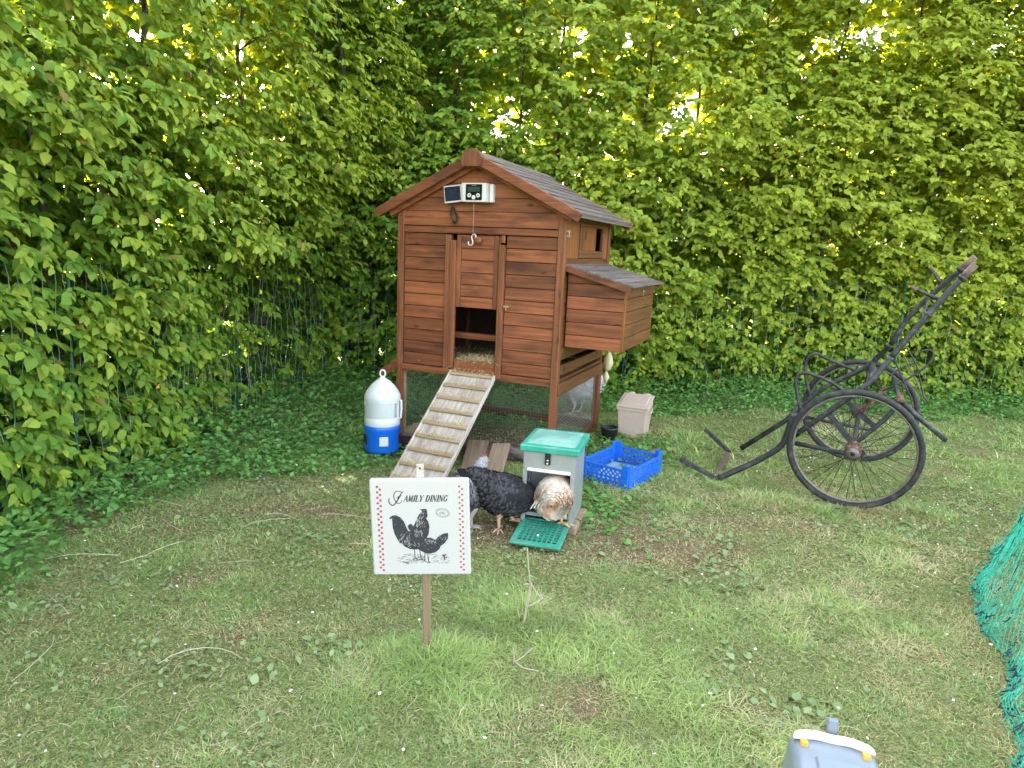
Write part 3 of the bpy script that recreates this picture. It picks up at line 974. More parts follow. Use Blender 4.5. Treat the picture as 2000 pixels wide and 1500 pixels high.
part('latch', m_brass, MB().tube([(W + NB + 0.002, 0.50, 1.045), (W + NB + 0.004, 0.50, 1.012)], 0.0025, 5).box((W + NB + 0.006, 0.50, 1.006), (0.012, 0.016, 0.012), ch=0.002).tube([(W + NB + 0.002, 0.52, 1.0), (W + NB + 0.003, 0.545, 0.955)], 0.0014, 4), nest)
# main roof
for sgn in (1, -1):
    n_b = 9
    for i in range(n_b):
        d0, d1 = (W / 2 + OV) * i / n_b, (W / 2 + OV) * (i + 1) / n_b + 0.014
        if i == n_b - 1:
            d1 -= 0.010
        k = (ZR - ZE) / (W / 2 + OV)
        z0, z1 = ZR - k * d0 + 0.001, ZR - k * d1 + 0.008
        j = 0.012 * (random.random() - 0.5)
        y0, y1 = -OVF + 0.016, D + OVB + j
        vs = [(W / 2 + sgn * d0, y0, z0), (W / 2 + sgn * d1, y0, z1), (W / 2 + sgn * (d1 - 0.004), y0, z1 - 0.013), (W / 2 + sgn * d0, y0, z0 - 0.013)]
        vs += [(p[0], y1, p[2]) for p in vs]
        part('roof_board', m_roof, MB().add(vs, [(0, 1, 2, 3), (7, 6, 5, 4), (0, 4, 5, 1), (1, 5, 6, 2), (2, 6, 7, 3), (3, 7, 4, 0)]))
    ex = W / 2 + sgn * (W / 2 + OV - 0.002)
    for y in (-OVF + 0.006, D + OVB - 0.02):
        part('barge_board', m_red_x, MB().bar((W / 2, y, ZR - 0.022), (ex, y, ZE - 0.020), 0.018, 0.052, (0, 0, 1), ch=0.003))
    part('rafter', m_red_x, MB().bar((W / 2, -0.018, ZR - 0.050), (W / 2 + sgn * 0.56, -0.018, ZR - 0.050 - 0.56 * (ZR - ZE) / (W / 2 + OV)), 0.03, 0.036))
    part('purlin', m_side, MB().box((W / 2 + sgn * (W / 2 + 0.030), D / 2 + 0.02, ZE + 0.005), (0.03, D + 0.10, 0.026)))
    part('eave_strip', m_roof, MB().box((W / 2 + sgn * (W / 2 + OV - 0.008), D / 2 + 0.04, ZE - 0.006), (0.014, D + OVB + OVF - 0.03, 0.024)))
part('ridge_cap', m_roof, MB().prism([(W / 2 - 0.06, ZR - 0.014), (W / 2, ZR + 0.016), (W / 2 + 0.06, ZR - 0.014), (W / 2 + 0.06, ZR - 0.024), (W / 2, ZR + 0.004), (W / 2 - 0.06, ZR - 0.024)], -OVF + 0.01, D + OVB))
part('ridge_block', m_red_z, MB().prism([(W / 2 - 0.064, ZR - 0.030), (W / 2 - 0.040, ZR + 0.004), (W / 2, ZR + 0.020), (W / 2 + 0.040, ZR + 0.004), (W / 2 + 0.064, ZR - 0.030), (W / 2 + 0.052, ZR - 0.074), (W / 2 - 0.052, ZR - 0.074)], -OVF - 0.030, -OVF + 0.010))
# knobs
part('knob', m_brass, MB().tube([(0.724, 0.010, 0.897), (0.724, -0.022, 0.897)], 0.005, 6).box((0.730, -0.022, 0.898), (0.034, 0.012, 0.012), ch=0.003).tube([(0.728, -0.02, 0.893), (0.728, -0.02, 0.876)], 0.004, 6))
kn = part('knob', m_red_x, MB().lathe([(0.010, 0), (0.010, 0.02), (0.021, 0.03), (0.021, 0.042), (0.012, 0.046)], seg=14))
kn.rotation_euler = (math.pi / 2, 0, 0)
kn.location = (0.545, 0.012, 1.256)
# foot rails and the mesh below
part('foot_rail', m_side, MB().box((W / 2, D - PW / 2, 0.045), (W - 2 * PW, 0.03, 0.06), ch=0.003))
part('foot_rail', m_pale_x, MB().box((0.02, D / 2, 0.04), (0.03, D - 2 * PW, 0.06), ch=0.003))
part('foot_rail', m_side, MB().box((W - 0.02, D / 2, 0.04), (0.03, D - 2 * PW, 0.06), ch=0.003))
part('foot_rail', m_greywood, MB().box((W / 2, 0.02, 0.028), (W - 2 * PW, 0.034, 0.056), ch=0.006))
part('mesh_strip', m_pale_x, MB().box((PW + 0.006, 0.03, 0.26), (0.012, 0.012, 0.40)))


def grid_panel(n1, n2, P, r, name, mat, parent):
    b = MB()
    for i in range(n1 + 1):
        b.tube([P(i / n1, 0), P(i / n1, 1)], r, 3, caps=False)
    for j in range(n2 + 1):
        b.tube([P(0, j / n2), P(1, j / n2)], r, 3, caps=False)
    return b.build(name, mat, parent)


grid_panel(56, 23, lambda a, b: (PW + a * (W - 2 * PW), 0.036, 0.056 + b * 0.405), 0.0005, 'wire_mesh', m_wire, coop)
grid_panel(44, 18, lambda a, b: (W - 0.030, PW + a * (D - 2 * PW), 0.07 + b * 0.345), 0.0008, 'wire_mesh', m_wire, coop)
grid_panel(66, 28, lambda a, b: (0.036, PW + a * (D - 2 * PW), 0.07 + b * 0.39), 0.00045, 'wire_mesh', m_wire, coop)
grid_panel(74, 31, lambda a, b: (PW + a * (W - 2 * PW), D - 0.036, 0.07 + b * 0.39), 0.00045, 'wire_mesh', m_wire, coop)
# bracket that carries the drinker
part('bracket', m_red_y, MB().bar((-0.010, 0.012, 0.494), (0.078, -0.285, 0.484), 0.03, 0.040, ch=0.003))
# door opener: control box, solar panel, cord and hook, coiled cable
cb = MB().prism([(0.452, 1.566), (0.602, 1.566), (0.602, 1.466), (0.462, 1.466)], -0.064, 0.004)
box_ = part('control_box', m_whitehard, cb)
part('box_back', m_whitehard, MB().box((0.618, -0.014, 1.515), (0.022, 0.034, 0.098), ch=0.003), box_)
part('display_panel', m_screen, MB().box((0.529, -0.0655, 1.517), (0.098, 0.004, 0.084)), box_)
part('display', m_lcd, MB().box((0.529, -0.0680, 1.532), (0.072, 0.003, 0.026)), box_)
part('lettering', m_inkgrey, MB().box((0.520, -0.0680, 1.5525), (0.007, 0.002, 0.004)).box((0.529, -0.0680, 1.5525), (0.006, 0.002, 0.005)).box((0.538, -0.0680, 1.5525), (0.007, 0.002, 0.004)), box_)
for x, z, ro, ri in ((0.502, 1.500, 0.0115, 0.005), (0.556, 1.500, 0.0115, 0.005), (0.529, 1.489, 0.0115, 0.0)):
    b = MB()
    a = np.linspace(0, 2 * math.pi, 17)[:-1]
    if ri:
        vs = [(x + ro * math.cos(q), -0.0695, z + ro * math.sin(q)) for q in a] + [(x + ri * math.cos(q) * 0.8, -0.0695, z + ri * 1.3 * math.sin(q)) for q in a]
        vs += [(p[0], -0.066, p[2]) for p in vs]
        fs = []
        for i in range(16):
            j = (i + 1) % 16
            fs += [(i, j, 16 + j, 16 + i), (i, j, 32 + j, 32 + i), (16 + i, 16 + j, 48 + j, 48 + i)]
        b.add(vs, fs)
    else:
        b.prism([(x + ro * math.cos(q), z + ro * math.sin(q)) for q in a], -0.0695, -0.066)
    part('button', m_whitehard, b, box_)
mrot = Matrix.Rotation(R_(-7.0), 3, 'Y') @ Matrix.Rotation(R_(6), 3, 'Z')
sol = part('solar_panel', m_whitehard, MB().box((0.385, -0.030, 1.509), (0.112, 0.014, 0.094), mrot, 0.002))
b = MB().box(Vector((0.385, -0.030, 1.509)) + mrot @ Vector((-0.003, -0.0075, 0.001)), (0.094, 0.003, 0.078), mrot)
part('solar_cells', m_solar, b, sol)
part('mount', m_whitehard, MB().box((0.39, -0.010, 1.509), (0.03, 0.022, 0.03)), sol)
part('cord', m_cord, MB().tube([(0.515, -0.034, 1.466), (0.517, -0.034, 1.40), (0.516, -0.034, 1.29)], 0.0014, 5))
hookp = [(0.528, 1.268), (0.533, 1.280), (0.527, 1.290), (0.515, 1.290), (0.506, 1.280), (0.507, 1.266), (0.514, 1.252), (0.514, 1.238), (0.505, 1.229), (0.492, 1.230), (0.485, 1.240), (0.488, 1.250)]
part('hook', m_hook, MB().tube([(x, -0.030, z) for x, z in hookp], 0.0042, 7))
cc = MB()
for k in range(3):
    cx_, cz_ = 0.376 + 0.004 * k, 1.395
    lp = [(cx_ + (0.015 + 0.003 * k) * math.cos(a) + 0.010 * math.sin(a), -0.008 - 0.004 * k + 0.004 * math.sin(3 * a), cz_ - (0.046 - 0.004 * k) * math.sin(a)) for a in np.linspace(0, 2 * math.pi, 19)[:-1]]
    cc.tube(lp, 0.0036, 6, closed=True)
cc.tube([(0.352, -0.006, 1.412), (0.372, -0.022, 1.408), (0.395, -0.006, 1.404)], 0.004, 6)
cc.tube([(0.372, -0.008, 1.44), (0.345, -0.008, 1.47), (0.325, -0.008, 1.515), (0.33, -0.008, 1.50)], 0.0025, 5)
part('cable', m_cable, cc)
# litter inside, on the ledge
def straw_heap(cnt, box, name, parent, seed, ln=(0.03, 0.09), th=0.0012, bright=1.0):
    r = np.random.default_rng(seed)
    p = np.stack([r.uniform(box[0], box[1], cnt), r.uniform(box[2], box[3], cnt), r.uniform(box[4], box[5], cnt)], 1)
    a = r.uniform(0, 2 * np.pi, cnt)
    L = r.uniform(*ln, cnt)
    d = np.stack([np.cos(a), np.sin(a), r.normal(0, 0.22, cnt)], 1) * L[:, None]
    s = np.stack([-np.sin(a), np.cos(a), np.zeros(cnt)], 1) * th
    u = np.array([0, 0, th])
    mid = p + d * 0.5 + np.array([0, 0, 1]) * (L * 0.12)[:, None]
    V = np.stack([p - s, p + s, mid - s + u, mid + s + u, p + d], 1).reshape(-1, 3)
    T = (np.arange(cnt)[:, None, None] * 5 + np.array([(0, 1, 3), (0, 3, 2), (2, 3, 4)])[None]).reshape(-1, 3)
    c = np.array([0.62, 0.50, 0.27])[None] * (0.6 + 0.7 * r.random((cnt, 1))) * bright
    return mk(name, V, T, m_straw, np.repeat(c, 5, 0), False, parent, 'stuff')


straw_heap(2600, (0.10, 0.95, 0.03, 0.75, 0.502, 0.545), 'straw', coop, 5)
straw_heap(900, (0.39, 0.68, 0.0, 0.22, 0.540, 0.572), 'straw', coop, 15, (0.02, 0.07), 0.0014, 1.35)  # straw by the door lightened: entering daylight put into its colour
straw_heap(260, (W - 0.08, W - 0.03, 0.06, 0.55, 0.503, 0.512), 'straw', coop, 6, (0.015, 0.04), 0.0009)

# ---------------------------------------------------------------- ramp
ra, rb, rl_, rzt = 0.380, 0.678, -0.671, 0.493
rlen = math.hypot(rl_, rzt)
ang = math.atan2(rzt, -rl_)
Rc = Matrix.Rotation(CYAW, 3, 'Z')
top = Vector((CX, CY, 0)) + Rc @ Vector(((ra + rb) / 2, -0.006, rzt))
ramp = thing('ramp', 'bleached plank chicken ramp with cleats leaning from the coop door to the grass', 'ramp', top)
ramp.rotation_euler = (Matrix.Rotation(CYAW, 4, 'Z') @ Matrix.Rotation(ang, 4, 'X')).to_euler()
rw = rb - ra
# local frame: -y runs down the ramp, z is its upper face
for k in range(3):
    x0 = -rw / 2 + 0.012 + k * (rw - 0.024) / 3
    MB().box((x0 + (rw - 0.024) / 6, -rlen / 2, -0.006), ((rw - 0.024) / 3 - 0.002, rlen - 0.004, 0.012), ch=0.001).build('plank', m_pale_y, ramp)
for s_ in (-1, 1):
    MB().box((s_ * (rw / 2 - 0.006), -rlen / 2, -0.004), (0.012, rlen, 0.026), ch=0.002).build('side_rail', m_pale_y, ramp)
for k in range(9):
    y = -rlen * (0.028 + 0.1165 * k)
    MB().box((0, y, 0.006), (rw - 0.026, 0.022, 0.014), Matrix.Rotation(R_(random.uniform(-1.2, 1.2)), 3, 'Z'), 0.002).build('cleat', m_pale_x, ramp)
straw_heap(330, (-rw / 2 + 0.03, rw / 2 - 0.03, -rlen + 0.02, -0.01, 0.001, 0.010), 'straw', ramp, 9, (0.008, 0.035), 0.0008)
for k in range(9):
    y = -rlen * (0.028 + 0.1165 * k)
    straw_heap(110, (-rw / 2 + 0.012, rw / 2 - 0.012, y + 0.006, y + 0.026, 0.004, 0.018), 'straw', ramp, 90 + k, (0.008, 0.04), 0.0009)

# ---------------------------------------------------------------- drinker
dr = thing('drinker', 'white domed poultry drinker with blue base hanging beside the coop', 'drinker', (-0.744, 3.852, 0.030))
MB().lathe([(0.0, 0.175), (0.098, 0.175), (0.106, 0.150), (0.106, 0.135), (0.102, 0.128), (0.101, 0.02), (0.096, 0.004), (0.084, 0.0), (0.0, 0.0)], seg=40, caps=False).build('base', m_blue, dr)
base_ = [o for o in dr.children if o.name.startswith('base')][0]
for a in (-74, 0, -150, 106):
    q = R_(a)
    c = Vector((0.1015 * math.cos(q), 0.1015 * math.sin(q), 0.078))
    m3 = Matrix.Rotation(q, 3, 'Z')
    MB().box(c, (0.006, 0.050, 0.054), m3, 0.0022).build('drinking_opening', m_white if a == -74 else m_black, base_)
pr = [(0.0985, 0.150), (0.103, 0.165), (0.1035, 0.205), (0.100, 0.21), (0.1005, 0.300), (0.104, 0.315), (0.103, 0.330), (0.094, 0.352), (0.072, 0.385), (0.045, 0.412), (0.022, 0.428), (0.014, 0.436), (0.0, 0.438)]
tank = MB().lathe(pr, seg=40, caps=False).build('tank', m_white, dr)
wv, wf = [], []
for k in range(15):
    q = R_(-158 + 120 * k / 14)
    wv += [(0.1035 * math.cos(q), 0.1035 * math.sin(q), z) for z in (0.212, 0.302)]
for k in range(14):
    wf.append((2 * k, 2 * k + 2, 2 * k + 3, 2 * k + 1))
MB().add(wv, wf, True).build('level_window', m_translucent, tank)
m3 = Matrix.Rotation(R_(-32), 3, 'Z')
MB().box(m3 @ Vector((0.1005, 0.0, 0.255)), (0.006, 0.016, 0.085), m3, 0.002).build('level_strip', m_strip, tank)
m3 = Matrix.Rotation(R_(-8), 3, 'Z')
MB().tube([m3 @ Vector(p) for p in ((0.098, 0, 0.31), (0.112, 0, 0.306), (0.114, 0, 0.255), (0.112, 0, 0.205), (0.098, 0, 0.20))], 0.006, 8).build('grip', m_white, tank)
MB().tube([(0.015 * math.cos(a), 0, 0.457 + 0.020 * math.sin(a)) for a in np.linspace(0, 2 * math.pi, 17)[:-1]], 0.0052, 8, closed=True).build('hanging_loop', m_white, dr)

# ---------------------------------------------------------------- sign on its stake
sg = thing('sign', 'square white canvas sign with two printed hens and red checks on a wooden stake', 'sign', (-0.376, 1.83, 0.274), rot=(0, -0.0525, 0))
SW, SH = 0.2815, 0.289
MB().box((SW / 2, 0.011, SH / 2), (SW, 0.022, SH), ch=0.004).build('board', m_canvas, sg)
MB().box((0.147, 0.030, -0.10), (0.024, 0.014, 0.64), Matrix.Rotation(0.03, 3, 'Y'), 0.002).build('stake', m_stake, sg)
tg = MB().box((0.142, 0.0255, SH + 0.010), (0.021, 0.003, 0.056), ch=0.001)
tg.build('hanger', m_pale_y, sg)
MB().tube([(0.142, 0.0232, SH + 0.026), (0.142, 0.0242, SH + 0.026)], 0.0028, 10).build('nail_hole', m_black, sg)


def UV(x, y):
    """board position of a point read off the photograph's print (pixels of a 1297 wide view)"""
    X, Y = 740 + 0.12336 * x, 935 + 0.12333 * y
    v = 1 - (Y - 936.5) / 185.5
    u = (X - (721 + (Y - 937) * 0.0484)) / (194.5 - (Y - 937) * 0.0242)
    return u * SW, v * SH


def flat(name, polys, mat, y=-0.0005, parent=sg):
    b = MB()
    for p in polys:
        b.add([(q[0], y, q[1]) for q in p], [tuple(range(len(p)))])
    return b.build(name, mat, parent)


def stroke(pts, w0, w1=None):
    """a pen stroke as quads; width swells from w0 to w1 in the middle"""
    w1 = w0 if w1 is None else w1
    out = []
    n = len(pts)
    L_, R2 = [], []
    for i, p in enumerate(pts):
        a, c = pts[max(i - 1, 0)], pts[min(i + 1, n - 1)]
        d = math.hypot(c[0] - a[0], c[1] - a[1]) or 1e-6
        nx, ny = -(c[1] - a[1]) / d, (c[0] - a[0]) / d
        ww = w0 + (w1 - w0) * math.sin(math.pi * i / max(1, n - 1))
        L_.append((p[0] + nx * ww / 2, p[1] + ny * ww / 2))
        R2.append((p[0] - nx * ww / 2, p[1] - ny * ww / 2))
    for i in range(n - 1):
        out.append([L_[i], L_[i + 1], R2[i + 1], R2[i]])
    return out


# checked borders
for side, (ua, ub) in enumerate(((0.080, 0.108), (0.903, 0.931))):
    sq = []
    for k in range(32):
        u = (ua if k % 2 == 0 else ub) * SW
        v = (0.930 - 0.0282 * k) * SH
        h = 0.0026 + 0.0005 * (side == 0)
        sq.append([(u - h, v - h), (u + h, v - h), (u + h, v + h), (u - h, v + h)])
    flat('checked_border', sq, m_redprint)
# FAMILY DINING, thick and thin italic strokes
def word(txt, x0, y0, h, wd, slant=0.28):
    G_ = {'A': [((0, 0), (.5, 1), .06), ((.5, 1), (.88, 0), .15), ((.2, .36), (.72, .36), .05), ((-.1, 0), (.15, 0), .05), ((.7, 0), (1.02, 0), .05)],
          'M': [((.05, 0), (.12, 1), .06), ((.12, 1), (.5, .05), .15), ((.5, .05), (.9, 1), .06), ((.9, 1), (.95, 0), .15), ((-.08, 0), (.2, 0), .05), ((.78, 0), (1.1, 0), .05)],
          'I': [((.25, 0), (.25, 1), .16), ((.05, 0), (.45, 0), .05), ((.05, 1), (.45, 1), .05)],
          'L': [((.2, 0), (.2, 1), .16), ((0, 1), (.42, 1), .05), ((0, 0), (.8, 0), .06), ((.8, 0), (.85, .28), .05)],
          'Y': [((.08, 1), (.48, .45), .14), ((.9, 1), (.48, .45), .06), ((.48, .45), (.48, 0), .15), ((-.05, 1), (.28, 1), .05), ((.72, 1), (1.05, 1), .05), ((.28, 0), (.68, 0), .05)],
          'D': [((.18, 0), (.18, 1), .16), ((0, 1), (.5, 1), .05), ((0, 0), (.5, 0), .05), ((.5, 1), (.8, .8), .10), ((.8, .8), (.87, .5), .15), ((.87, .5), (.8, .2), .15), ((.8, .2), (.5, 0), .10)],
          'N': [((.12, 0), (.12, 1), .06), ((.12, 1), (.86, 0), .15), ((.86, 0), (.86, 1), .06), ((-.05, 1), (.15, 1), .05), ((.7, 1), (1.02, 1), .05), ((-.05, 0), (.3, 0), .05)],
          'G': [((.85, .78), (.6, 1), .06), ((.6, 1), (.25, .88), .10), ((.25, .88), (.1, .5), .15), ((.1, .5), (.25, .12), .15), ((.25, .12), (.6, 0), .10), ((.6, 0), (.85, .12), .08), ((.85, .1), (.85, .42), .14), ((.65, .42), (1.0, .42), .05), ((.85, .78), (.87, 1), .05)]}
    wid = {'I': .55, 'L': .9, 'M': 1.2, ' ': .55}
    tot = sum(wid.get(c, 1.08) for c in txt)
    k = wd / tot
    x, out = 0.0, []
    for c in txt:
        for a, b, t in G_.get(c, []):
            pa, pb = [((x + p[0] * 0.95) * k + p[1] * h * slant, p[1] * h) for p in (a, b)]
            hh = t * h * 0.62
            d = math.hypot(pb[0] - pa[0], pb[1] - pa[1]) or 1e-6
            nx, ny = -(pb[1] - pa[1]) / d * hh, (pb[0] - pa[0]) / d * hh
            out.append([(x0 + q[0], y0 + q[1]) for q in ((pa[0] + nx, pa[1] + ny), (pb[0] + nx, pb[1] + ny), (pb[0] - nx, pb[1] - ny), (pa[0] - nx, pa[1] - ny))])
        x += wid.get(c, 1.08)
    return out


x0, y0 = UV(395, 350)
x1, y1 = UV(1085, 340)
flat('lettering', word('AMILY DINING', x0, y0, 0.0185, x1 - x0), m_ink)
fpts = [[(395, 195), (370, 205), (330, 188), (280, 185), (250, 215), (240, 270), (255, 320), (290, 370), (330, 380), (360, 355), (365, 320)],
        [(395, 192), (360, 215), (340, 255), (310, 310), (280, 360), (245, 400), (210, 405), (175, 375), (160, 330), (170, 300), (185, 305)],
        [(275, 290), (310, 275), (355, 262), (375, 250)], [(300, 285), (315, 275), (330, 280), (320, 300), (300, 300)]]
flat('capital_letter', [q for p, w_ in zip(fpts, (0.0022, 0.0030, 0.0014, 0.003)) for q in stroke([UV(*a) for a in p], w_ * 0.6, w_ * 1.15)], m_ink)
# oval stamp
ov = lambda a, b, n=24: [UV(1012 + a * math.cos(t) * 0.98 - b * math.sin(t) * 0.17, 528 + b * math.sin(t) + a * math.cos(t) * 0.17) for t in np.linspace(0, 2 * math.pi, n + 1)]
flat('stamp', stroke(ov(108, 66), 0.0012) + stroke(ov(84, 46), 0.0006) + [q for k in range(14) for q in stroke([ov(97, 57, 28)[2 * k], ov(97, 57, 28)[2 * k + 1]], 0.0014)] + stroke([UV(965, 545), UV(985, 515), UV(1000, 545), UV(1020, 510), UV(1035, 545), UV(1050, 550)], 0.003), m_inkgrey)
cock = [(170, 610), (185, 588), (215, 568), (270, 558), (340, 590), (400, 660), (440, 750), (470, 812), (520, 800), (550, 735), (575, 690), (600, 620), (640, 550), (690, 508), (685, 495), (645, 464), (690, 470), (740, 460), (766, 480), (770, 525), (777, 560), (770, 598), (750, 606), (785, 660), (806, 740), (792, 860), (745, 950), (760, 1040), (700, 1090), (570, 1106), (500, 1098), (400, 1050), (380, 1010), (335, 1000), (300, 945), (250, 850), (225, 760), (215, 640), (212, 610), (178, 622)]
henp = [(480, 790), (462, 735), (480, 705), (520, 695), (535, 720), (560, 735), (600, 790), (660, 860), (740, 920), (820, 915), (900, 950), (960, 880), (1040, 850), (1100, 842), (1097, 930), (1040, 1010), (985, 1045), (960, 1100), (900, 1150), (820, 1170), (740, 1165), (680, 1130), (600, 1085), (520, 1010), (500, 900), (530, 800), (500, 800)]
flat('printed_bird', [[UV(*p) for p in cock]], m_print, -0.0004)
flat('printed_bird', [[UV(*p) for p in henp]], m_print, -0.0008)
hl_, rr = [], random.Random(12)
for (xa, xb, ya, yb, dx, dy, cnt_) in ((605, 740, 560, 730, -16, 40, 46), (330, 510, 840, 1010, -14, 36, 60), (560, 690, 760, 890, 20, 34, 34), (720, 900, 930, 1010, 26, 14, 40), (660, 760, 500, 560, -10, 18, 10), (400, 640, 980, 1060, 22, 18, 24), (900, 1060, 880, 960, 30, -14, 14)):
    for k in range(cnt_):
        x, y = rr.uniform(xa, xb), rr.uniform(ya, yb)
        hl_ += stroke([UV(x, y), UV(x + dx * .5, y + dy * .5), UV(x + dx, y + dy)], 0.0002, 0.0008)
flat('printed_highlights', hl_, m_canvas, -0.0011)
legs = [[(570, 1098), (572, 1160), (578, 1235), (545, 1262)], [(578, 1235), (620, 1262)], [(645, 1090), (660, 1170), (675, 1255), (640, 1275)], [(675, 1255), (705, 1270)], [(735, 1160), (732, 1220), (728, 1285), (695, 1290)], [(728, 1285), (755, 1300)], [(775, 1165), (785, 1230), (793, 1305), (760, 1315)], [(793, 1305), (820, 1318)]]
flat('printed_legs', [q for p in legs for q in stroke([UV(*a) for a in p], 0.0022)], m_ink, -0.0006)
scr = []
r_ = random.Random(4)
for k in range(170):
    if k < 120:
        a = r_.uniform(0, 2 * math.pi); q = math.sqrt(r_.random())
        x, y = 500 + 225 * q * math.cos(a), 1255 + 85 * q * math.sin(a)
    else:
        x, y = r_.uniform(760, 1100), r_.uniform(1180, 1330)
    L_ = r_.uniform(15, 55)
    scr += stroke([UV(x, y), UV(x + L_ / 2, y + r_.uniform(-7, 4)), UV(x + L_, y + r_.uniform(-8, 8))], 0.0003, 0.0011)
for k in range(14):
    a = r_.uniform(0, 6.28)
    scr += stroke([UV(1040, 1220), UV(1040 + 22 * math.cos(a), 1220 + 26 * math.sin(a)), UV(1040 + 48 * math.cos(a), 1225 + 55 * math.sin(a))], 0.0006, 0.0016)
flat('printed_ground', scr, m_ink, -0.0003)

# ---------------------------------------------------------------- feeder
fd = thing('feeder', 'zinc treadle feeder with green lid and green grid step', 'feeder', (0.065, 2.859, 0.0), -0.249)
FW, FD, FB, FL = 0.228, 0.269, 0.040, 0.364
body = MB()
t_ = 0.004
body.box((t_ / 2, FD / 2, (FB + FL) / 2), (t_, FD, FL - FB)).box((FW - t_ / 2, FD / 2, (FB + FL) / 2), (t_, FD, FL - FB))
body.box((FW / 2, FD - t_ / 2, (FB + FL) / 2), (FW - 2 * t_ - 0.001, t_, FL - FB))
body.box((FW / 2, t_ / 2, (0.284 + FL) / 2), (FW - 2 * t_ - 0.001, t_, FL - 0.284))
body.box((FW / 2, FD * 0.55, 0.19), (FW - 2 * t_ - 0.002, t_, 0.29))
body.box((0.009, 0.0, (FB + 0.284) / 2), (0.018, 0.003, 0.284 - FB)).box((FW - 0.009, 0.0, (FB + 0.284) / 2), (0.018, 0.003, 0.284 - FB))
bo = body.build('housing', m_steel, fd)
MB().box((FW / 2, -0.004, 0.281), (FW - 0.034, 0.010, 0.014), ch=0.003).build('folded_edge', m_lip, fd)
rv = MB()
for x, z in ((0.009, 0.29), (FW - 0.009, 0.29), (0.009, 0.10), (FW - 0.009, 0.12)):
    rv.tube([(x, -0.002, z), (x, -0.005, z)], 0.004, 8)
rv.tube([(FW, 0.06, 0.28), (FW + 0.003, 0.06, 0.28)], 0.003, 8)
rv.build('rivets', m_wire, bo)
ov_ = 0.017
lid = MB().box((FW / 2, FD / 2, 0.378), (FW + 2 * ov_, FD + 2 * ov_, 0.030), ch=0.005)
lo_ = lid.build('lid', m_lid, fd)
mL = MB()
a_, b_, c_, d_ = -ov_ + 0.022, FW + ov_ - 0.022, -ov_ + 0.022, FD + ov_ - 0.022
vs = [(a_, c_, 0.3935), (b_, c_, 0.3935), (b_, d_, 0.3935), (a_, d_, 0.3935)]
cxm, cym = FW / 2, FD / 2
vs += [(a_ + 0.05, cym - 0.03, 0.402), (b_ - 0.05, cym - 0.03, 0.402), (b_ - 0.05, cym + 0.03, 0.402), (a_ + 0.05, cym + 0.03, 0.402)]
mL.add(vs, [(0, 1, 5, 4), (1, 2, 6, 5), (2, 3, 7, 6), (3, 0, 4, 7), (4, 5, 6, 7)])
mL.build('lid_panel', m_lid_sheen, lo_)
MB().bar((a_ - 0.004, c_ - 0.004, 0.3945), (b_ + 0.004, c_ - 0.004, 0.3945), 0.005, 0.004).bar((a_ - 0.004, d_ + 0.004, 0.3945), (b_ + 0.004, d_ + 0.004, 0.3945), 0.005, 0.004).bar((a_ - 0.004, c_, 0.3945), (a_ - 0.004, d_, 0.3945), 0.005, 0.004).bar((b_ + 0.004, c_, 0.3945), (b_ + 0.004, d_, 0.3945), 0.005, 0.004).build('lid_ridge', m_lid, lo_)
lt = MB().box((0.108, -0.006, 0.338), (0.024, 0.010, 0.056), ch=0.002).build('latch', m_black, fd)
MB().tube([(0.108, -0.011, 0.332), (0.108, -0.014, 0.332)], 0.004, 8).tube([(0.108, -0.011, 0.318), (0.108, -0.014, 0.318)], 0.004, 8).build('rivets', m_lip, lt)
# grid step: a frame and a lattice of bars, tipped down at the front
tm = Matrix.Rotation(R_(3.5), 3, 'X')
tp = lambda x, y, z=0.0: Vector((0.004, 0.03, 0.044)) + tm @ Vector((x, y, z))
tw_, tl_ = 0.216, 0.250
tb = MB()
for (xa, xb, ya, yb) in ((0, tw_, -tl_, -tl_ + 0.034), (0, 0.024, -tl_ + 0.034, 0), (tw_ - 0.024, tw_, -tl_ + 0.034, 0), (0.024, tw_ - 0.024, -0.012, 0)):
    tb.box(tp((xa + xb) / 2, (ya + yb) / 2), (xb - xa, yb - ya, 0.010), tm, 0.002)
gx = np.linspace(0.024, tw_ - 0.024, 9)
gy = np.linspace(-tl_ + 0.034, -0.012, 10)
for x in gx[1:-1]:
    tb.bar(tp(x, gy[0] + 0.0005), tp(x, gy[-1] - 0.0005), 0.0052, 0.009)
for y in gy[1:-1]:
    tb.bar(tp(gx[0] + 0.0005, y, 0.0007), tp(gx[-1] - 0.0005, y, 0.0007), 0.0042, 0.008)
tb.build('grid_step', m_tray, fd)
MB().box(tp(tw_ / 2, -0.105, -0.022), (tw_ - 0.03, 0.16, 0.004), tm).build('shade_plate', m_black, fd)  # added black plate: makes the holes dark like shaded ground
ar = MB()
for x in (0.010, FW - 0.010):
    ar.bar((x, 0.0, 0.050), (x, 0.11, 0.22), 0.003, 0.012)
    ar.bar((x, -0.004, 0.055), (x, -0.004, 0.26), 0.003, 0.006)
ar.build('lever_arm', m_steel, fd)
MB().box((FW / 2, FD * 0.36, 0.07), (FW - 0.02, 0.16, 0.015)).build('feed_trough', m_steel, fd)
wb = thing('wooden_block', 'rough timber block lying under the zinc feeder', 'wooden block', (0.065, 2.859, 0), -0.249)
MB().box((FW - 0.01, 0.13, 0.019), (0.07, 0.25, 0.038), Matrix.Rotation(R_(-3), 3, 'Z'), 0.005).build('timber', m_board, wb)
wb2 = thing('wooden_block', 'dark timber block under the zinc feeder on the side of the black hen', 'wooden block', (0.065, 2.859, 0), -0.249)
MB().box((0.03, 0.15, 0.019), (0.06, 0.22, 0.038), None, 0.005).build('timber', m_board, wb2)

